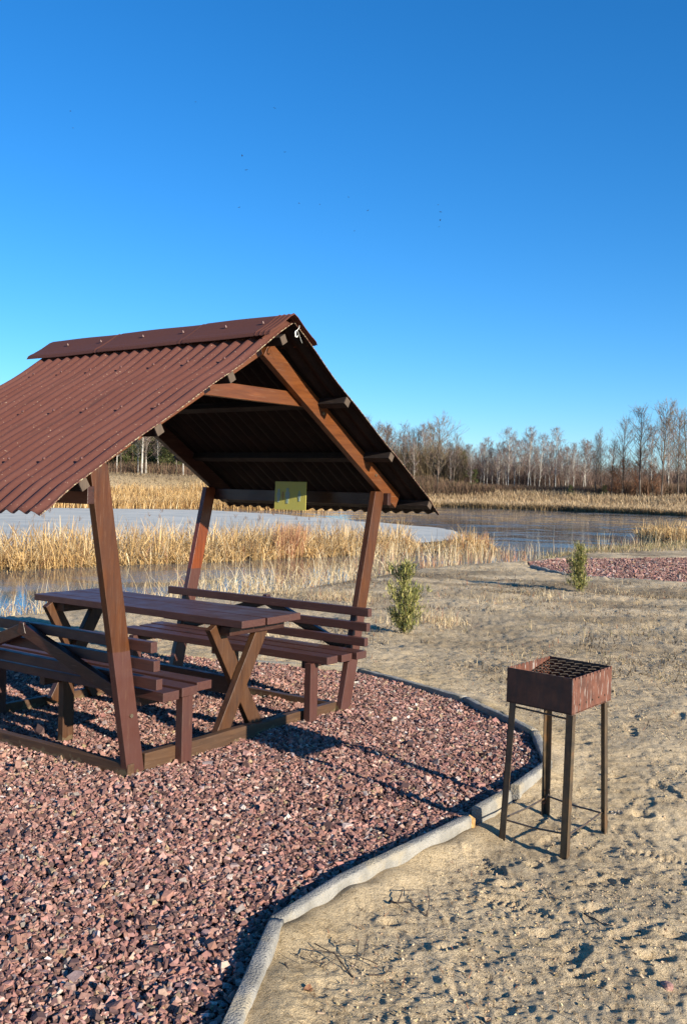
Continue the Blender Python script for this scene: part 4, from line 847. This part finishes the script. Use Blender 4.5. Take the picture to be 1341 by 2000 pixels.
# ------------------------------------------------------------------ bare trees
def tree_proto(kind, seed, hgt):
    rs = random.Random(seed); V_, F_, C_ = [], [], []; tw = []
    mb = MB(); pal = {'birch': ((.19, .13, .11), (.28, .20, .165)), 'alder': ((.15, .115, .085), (.25, .19, .145)), 'willow': ((.21, .15, .10), (.31, .23, .155)), 'oak': ((.20, .085, .04), (.30, .13, .06))}[kind]
    r0 = {'birch': .10, 'alder': .13, 'willow': .12, 'oak': .14}[kind] * hgt / 10
    lx, ly = rs.uniform(-.05, .05), rs.uniform(-.05, .05); n = 9; tp = []
    for i in range(n + 1): t = i / n; tp.append(Vector((lx * hgt * t + rs.uniform(-.09, .09) * t * (hgt / 10), ly * hgt * t + rs.uniform(-.09, .09) * t, hgt * t)))
    mb.tube(tp, [max(.02, r0 * (1 - .86 * i / n)) for i in range(n + 1)], 6)
    def tpos(t): f = t * n; i = min(n - 1, int(f)); return tp[i].lerp(tp[i + 1], f - i)
    def ribbon(pts, w0, w1):
        tw.append((pts, w0, w1))
    t0 = {'birch': .28, 'alder': .30, 'willow': .22, 'oak': .18}[kind]; nb = {'birch': 44, 'alder': 40, 'willow': 44, 'oak': 52}[kind]
    for i in range(nb):
        t = t0 + (1 - t0) * (i + rs.random()) / nb; a = rs.uniform(0, 6.28); prof = {'birch': (math.sin(math.pi * min(1, (t - t0) / (1 - t0) * .85 + .15)) ** .7) * .21, 'alder': (1.03 - (t - t0) / (1 - t0)) ** .5 * .33, 'willow': .40 * (1.05 - (t - t0) / (1 - t0)) ** .45, 'oak': .36 * math.sin(math.pi * min(1, (t - t0) / (1 - t0) * .8 + .2))}[kind]
        ln = hgt * prof * rs.uniform(.6, 1.15) + .25; el = rs.uniform(.6, 1.15) if kind == 'birch' else rs.uniform(.45, 1.15) if kind != 'oak' else rs.uniform(.2, 1.1); d_ = Vector((math.cos(a) * math.cos(el), math.sin(a) * math.cos(el), math.sin(el)))
        b0 = tpos(t); pts = [b0]; 
        for k_ in range(4): d_ = (d_ + Vector([rs.uniform(-.2, .2) for _ in range(3)]) + Vector((0, 0, .06))).normalized(); pts.append(pts[-1] + d_ * ln / 4)
        mb.tube(pts, [max(.012, r0 * .30 * (1 - t * .5) * (1 - k_ / 5)) for k_ in range(5)], 4, False)
        for j in range(9):
            s_ = rs.uniform(.2, 1); f = s_ * 4; q = min(3, int(f)); b1_ = pts[q].lerp(pts[q + 1], f - q); l2_ = ln * rs.uniform(.22, .5) + .12; d2 = (d_ + Vector([rs.uniform(-.9, .9) for _ in range(3)])).normalized()
            droop = -.25 if kind == 'birch' else .1; e1_ = b1_ + d2 * l2_ * .5; e2_ = e1_ + (d2 + Vector((0, 0, droop))).normalized() * l2_ * .5; ribbon([b1_, e1_, e2_], .030, .016)
            for m_ in range(5):
                b2_ = b1_.lerp(e2_, rs.uniform(.2, 1)); d3 = (d2 + Vector([rs.uniform(-1, 1) for _ in range(3)]) + Vector((0, 0, droop))).normalized(); l3 = rs.uniform(.18, .5) * (hgt / 10) ; ribbon([b2_, b2_ + d3 * l3], .020, .010)
    off = 0
    for pts, w0, w1 in tw:
        a = rs.uniform(0, 3.14); wv = Vector((math.cos(a), math.sin(a), rs.uniform(-.4, .4))); c_ = [pal[0][i] + (pal[1][i] - pal[0][i]) * rs.random() for i in range(3)]
        for k_ in range(len(pts) - 1):
            wa = w0 + (w1 - w0) * k_ / (len(pts) - 1); wb = w0 + (w1 - w0) * (k_ + 1) / (len(pts) - 1)
            V_ += [pts[k_] - wv * wa / 2, pts[k_] + wv * wa / 2, pts[k_ + 1] + wv * wb / 2, pts[k_ + 1] - wv * wb / 2]; F_.append((off, off + 1, off + 2, off + 3)); C_.append(c_); off += 4
    return mb, np.array([tuple(v) for v in V_]), np.array(F_), np.array(C_)
protos = {}
def make_proto(key, kind, seed, hgt, barkm, name):
    mb, v, f, c = tree_proto(kind, seed, hgt); rt = empty(name); a = mb.build('trunk', M[barkm], rt, smooth=True); b_ = mesh_np('crown', v, f, M['twigs'], rt, fcol=c); protos[key] = [rt, a, b_, False, hgt]
for i in range(5): make_proto('birch%d' % i, 'birch', 100 + i, 9.5, 'birch_bark', 'birch_tree')
for i in range(4): make_proto('alder%d' % i, 'alder', 200 + i, 12, 'dark_bark', 'bare_tree')
for i in range(2): make_proto('willow%d' % i, 'willow', 300 + i, 9, 'dark_bark', 'bare_tree')
for i in range(2): make_proto('oak%d' % i, 'oak', 400 + i, 6.5, 'dark_bark', 'russet_tree')
def pine_proto(key, seed, hgt):
    rs = random.Random(seed); rg = np.random.default_rng(seed); rt = empty('pine_tree'); mb = MB(); mb.tube([(0, 0, -.2), (.08, .05, hgt * .5), (0, .1, hgt)], [.16, .11, .03], 6)
    V_, F_, C_ = [], [], []; off = 0
    for i in range(46):
        t = rs.uniform(.14, 1); a = rs.uniform(0, 6.28); ln = hgt * .24 * (1.08 - t) ** .65 * rs.uniform(.5, 1.1) + .2; e = Vector((math.cos(a) * ln, math.sin(a) * ln, hgt * t + ln * rs.uniform(.0, .5))); b0 = Vector((0, 0, hgt * t)); mb.tube([b0, b0.lerp(e, .5), e], [.04, .03, .015], 4, False)
        n = 150; tt = rg.uniform(.25, 1.1, n); sg_ = .16 + .05 * ln; p = np.array(b0) + (np.array(e) - np.array(b0)) * tt[:, None] + rg.normal(0, sg_, (n, 3)) * (1, 1, .7)
        v, f, cc = blades('', p[:, 0], p[:, 1], p[:, 2], .22, .9, .075, [(.4, (.075, .095, .03)), (.3, (.15, .16, .05)), (.2, (.04, .055, .022)), (.1, (.22, .19, .07))], seed * 100 + i, .3, 1, tipfrac=.4)
        V_.append(v); F_.append(f + off); C_.append(cc); off += len(v)
    a = mb.build('trunk', M['pine_bark'], rt); b_ = mesh_np('crown', np.concatenate(V_), np.concatenate(F_), M['needle'], rt, fcol=np.concatenate(C_)); protos[key] = [rt, a, b_, False, hgt]
for i in range(3): pine_proto('pine%d' % i, 500 + i, 10)
def plant(key, px, dist, hgt, label, cat, group, rz=None, tilt=0., wide=1.):
    hgt *= .93 if px > 890 else .87 if px > 600 else .84
    if px > 1150: hgt *= .90
    if px > 600: hgt += .35
    p = at(px, 1500, 0); k_ = dist / math.hypot(p[0], p[1]); x, y = p[0] * k_, p[1] * k_
    # bearing of the pixel column near the horizon
    q = at(px, 985 + (px - 670) * .0257, WZ); k_ = dist / math.hypot(q[0], q[1]); x, y = q[0] * k_, q[1] * k_
    rt, a, b_, used, h0 = protos[key]; s_ = hgt / h0
    if not used: o = rt; protos[key][3] = True
    else:
        o = rt.copy(); col.objects.link(o)
        for ch in (a, b_): c_ = ch.copy(); col.objects.link(c_); c_.parent = o
    o.location = (x, y, interp_ground(x, y) - .1); o.rotation_euler = (0, tilt, random.uniform(0, 6.28) if rz is None else rz); o.scale = (s_ * wide, s_ * wide, s_); tag(o, label, cat, group); return o
BG = 'white barked birches in the stand beyond the far right shore'
BL = 'slender white trunked birch in the stand beyond the far right shore'
rs = random.Random(77)
for i in range(46):
    px = 885 + 265 * (i + rs.uniform(-.6, .6)) / 46; plant('birch%d' % (i % 5), px, rs.uniform(146, 172), rs.uniform(6.4, 9.2) * (1 + .08 * math.sin(px * .05)), BL, 'birch', BG, tilt=rs.uniform(-.06, .06))
plant('birch1', 990, 143, 9.9, 'tallest birch near the middle of the birch stand', 'birch', None); plant('birch3', 1082, 144, 10.2, 'tall birch at the right of the birch stand with reddish twigs', 'birch', None)
plant('birch0', 1028, 145, 10.3, 'tall birch between the middle and the right end of the birch stand', 'birch', None)
AL = 'tall bare tree in the grey brown wood behind the right roof slope'; AG = 'bare trees in the wood behind the right roof slope'
for i in range(26):
    px = 700 + 190 * (i + rs.uniform(-.5, .5)) / 26; plant(('alder%d' % (i % 4)) if i % 3 else 'birch%d' % (i % 5), px, rs.uniform(146, 165), rs.uniform(9, 12.2) * (1 if px < 862 else .8), AL, 'bare tree', AG, tilt=rs.uniform(-.05, .05))
plant('willow0', 852, 140, 11.6, 'broad round crowned bare tree right of the roof, tallest against the sky there', 'bare tree', None, wide=1.15)
# tall row at the right
for px, d_, h_, ky, lb, wd in ((1160, 128, 9.2, 'alder0', 'thin dark bare tree at the gap right of the birches', .6), (1173, 131, 10.2, 'alder1', 'narrow crowned bare tree, second after the birch gap', .7), (1190, 140, 9.2, 'alder3', 'leaning bare tree before the rusty bushes', .8), (1214, 126, 11.2, 'alder2', 'conical bare tree rising over the rusty oak bush', .95),
        (1247, 122, 12.9, 'alder0', 'tallest bare tree on the right with spreading upper limbs', 1.1), (1268, 138, 11.6, 'birch2', 'pale thin tree behind the tallest right tree', 1.), (1289, 120, 12.8, 'willow1', 'forked bare tree beside the tallest right tree', .95), (1303, 135, 12.4, 'birch4', 'pale birch among the tall trees at the right', 1.), (1322, 122, 12.0, 'willow0', 'bare tree with dense tan crown near the right edge', .85), (1341, 126, 12.3, 'alder1', 'bare tree cut by the right edge of the picture', 1.), (1365, 122, 12, 'alder2', 'bare tree just beyond the right edge', 1.)):
    plant(ky, px, d_ + 9, h_ * 1.03, lb, 'bare tree', 'tall bare trees at the right end of the far shore', tilt=rs.uniform(-.04, .04), wide=wd)
for i in range(14): plant('alder%d' % (i % 4) if i % 2 else 'birch%d' % (i % 5), 1150 + 240 * (i + rs.random()) / 14, rs.uniform(160, 185), rs.uniform(8, 10.5), 'greyish bare tree in the back row behind the tall right trees', 'bare tree', 'back row trees at the right')
for px, h_, ky, lb in ((1212, 5.6, 'oak0', 'rusty brown oak bush under the conical bare tree'), (1241, 5.4, 'oak1', 'rust coloured bush at the foot of the tallest right tree'), (1192, 4.6, 'oak1', 'brown bush left of the rusty oak'), (1272, 4.8, 'oak0', 'russet brown thicket tree left of the forked tree')):
    plant(ky, px, 134, h_, lb, 'oak', 'rusty brown bushy trees at the right of the far shore', wide=1.15)
for px, h_, lb in ((925, 3.6, 'dark green young pine in front of the birches'), (897, 7.6, 'olive pine top at the left end of the birch stand')): plant('pine%d' % (px % 3), px, 140 if px == 925 else 158, h_, lb, 'pine', None)
for px, lb in ((1112, 'low dark evergreen bush at the right foot of the birch stand'), (1178, 'low dark evergreen bush under the narrow crowned tree')): plant('pine1', px, 134, 1.7, lb, 'evergreen bush', None, wide=1.6)
# left wood
PL = 'dark olive pine in the wood beyond the left bank'; PG = 'pines in the wood beyond the left bank'
for i in range(46): plant('pine%d' % (i % 3), -120 + 570 * (i + rs.uniform(-.5, .5)) / 46, rs.uniform(112, 132), rs.uniform(9, 12.5), PL, 'pine', PG, tilt=rs.uniform(-.03, .03), wide=1.1)
plant('birch2', 276, 106, 12.5, 'forked white birch seen under the roof in front of the pines', 'birch', None, tilt=.05, wide=1.2); plant('birch4', 284, 107, 12.5, 'thinner white birch just right of the forked one under the roof', 'birch', None)
for i in range(9): plant('alder%d' % (i % 4) if i % 2 else 'birch%d' % (i % 5), 205 + 210 * (i + rs.random()) / 9, rs.uniform(106, 112), rs.uniform(6, 9), 'thin bare tree at the edge of the pine wood', 'bare tree', 'thin bare trees at the edge of the pine wood')
for k_, pr in protos.items():
    if not pr[3]:
        for o in pr[:3]: bpy.data.objects.remove(o)
# brushwood under and between the trees
def brush(x0, x1, n, seed, dA, dB, hgt, wd, pal, lean=.25):
    rg = np.random.default_rng(seed); t = rg.uniform(x0, x1, n); d_ = rg.uniform(dA, dB, n); q0, q1 = at(x0, 985 + (x0 - 670) * .0257, WZ), at(x1, 985 + (x1 - 670) * .0257, WZ)
    a0, a1 = math.atan2(q0[0], q0[1]), math.atan2(q1[0], q1[1]); aa_ = a0 + (a1 - a0) * (t - x0) / (x1 - x0); x, y = np.sin(aa_) * d_, np.cos(aa_) * d_
    return blades('', x, y, height(x, y)[0] - .05, hgt * (1 + .35 * vnoise(x, y, .09, 90) + .15 * vnoise(x, y, .4, 91)), lean, wd, pal, seed + 1, .3, 2, m='twigs', tipfrac=.35)
BR1 = [(.4, (.16, .095, .065)), (.3, (.11, .075, .05)), (.2, (.22, .14, .08)), (.1, (.17, .14, .07))]; BR2 = [(.5, (.19, .125, .095)), (.3, (.12, .085, .065)), (.2, (.26, .18, .14))]
BR3 = [(.4, (.22, .12, .07)), (.6, (.17, .115, .08))]
merge('brushwood', [brush(690, 1460, 40000, 95, 138, 146, 2.0, .05, BR1), brush(690, 1460, 34000, 97, 158, 178, 4.6, .055, BR2, .2), brush(690, 900, 9000, 99, 150, 158, 5.5, .055, [(.5, (.19, .14, .07)), (.5, (.14, .10, .07))], .12), brush(1180, 1290, 5000, 101, 136, 142, 2.6, .05, BR3, .3)], 'twigs', 'brown leafless brushwood filling the wood along the far right shore')
merge('brushwood', [brush(-400, 460, 12000, 103, 108, 114, 1.3, .05, BR1), brush(-400, 460, 16000, 105, 134, 142, 7, .08, [(.5, (.07, .07, .035)), (.5, (.10, .08, .05))], .1)], 'twigs', 'dark undergrowth at the foot of the pine wood on the left')

# ------------------------------------------------------------------ birds
bp = None
for px, py in ((138, 217), (143, 250), (382, 199), (536, 211), (473, 304), (556, 297), (481, 332), (680, 385), (624, 399), (584, 397), (467, 405), (718, 411), (692, 451), (855, 400), (860, 414), (859, 430), (857, 443)):
    q = at(px, 1500, 0); r_ = R(ROLL); X_ = px - 670.5; Y_ = py - 1000; u = X_ * math.cos(r_) + Y_ * math.sin(r_); v = -X_ * math.sin(r_) + Y_ * math.cos(r_); a_ = R(PITCH); y_, z_ = 1 * math.cos(a_) + v / F_PX * math.sin(a_), math.sin(a_) - v / F_PX * math.cos(a_)
    D = 170 + (px * 7 % 60); loc = (u / F_PX * D, y_ * D, H + z_ * D)
    if bp is None:
        rt = empty('bird'); mb = MB(); mb.tube([(0, -.16, 0), (0, -.08, 0), (0, .05, 0), (0, .14, .01), (0, .19, 0)], [.012, .035, .045, .03, .008], 6); bd_ = mb.build('body', M['bird'], rt, smooth=True); kids = [bd_]
        for s_ in (-1, 1): mb = MB(); mb.hexa([(0, -.05, 0), (s_ * .17, -.05, .06), (s_ * .17, .06, .06), (0, .07, 0), (0, -.05, .01), (s_ * .33, -.09, .02), (s_ * .33, -.04, .02), (0, .07, .01)]); kids.append(mb.build('wing', M['bird'], rt))
        bp = rt; o = rt
    else:
        o = bp.copy(); col.objects.link(o)
        for ch in kids: c_ = ch.copy(); col.objects.link(c_); c_.parent = o
    o.location = loc; o.rotation_euler = (random.uniform(-.3, .3), random.uniform(-.5, .5), random.uniform(0, 6.28)); tag(o, 'tiny dark bird flying high in the clear blue sky', 'bird', 'distant birds scattered across the sky')
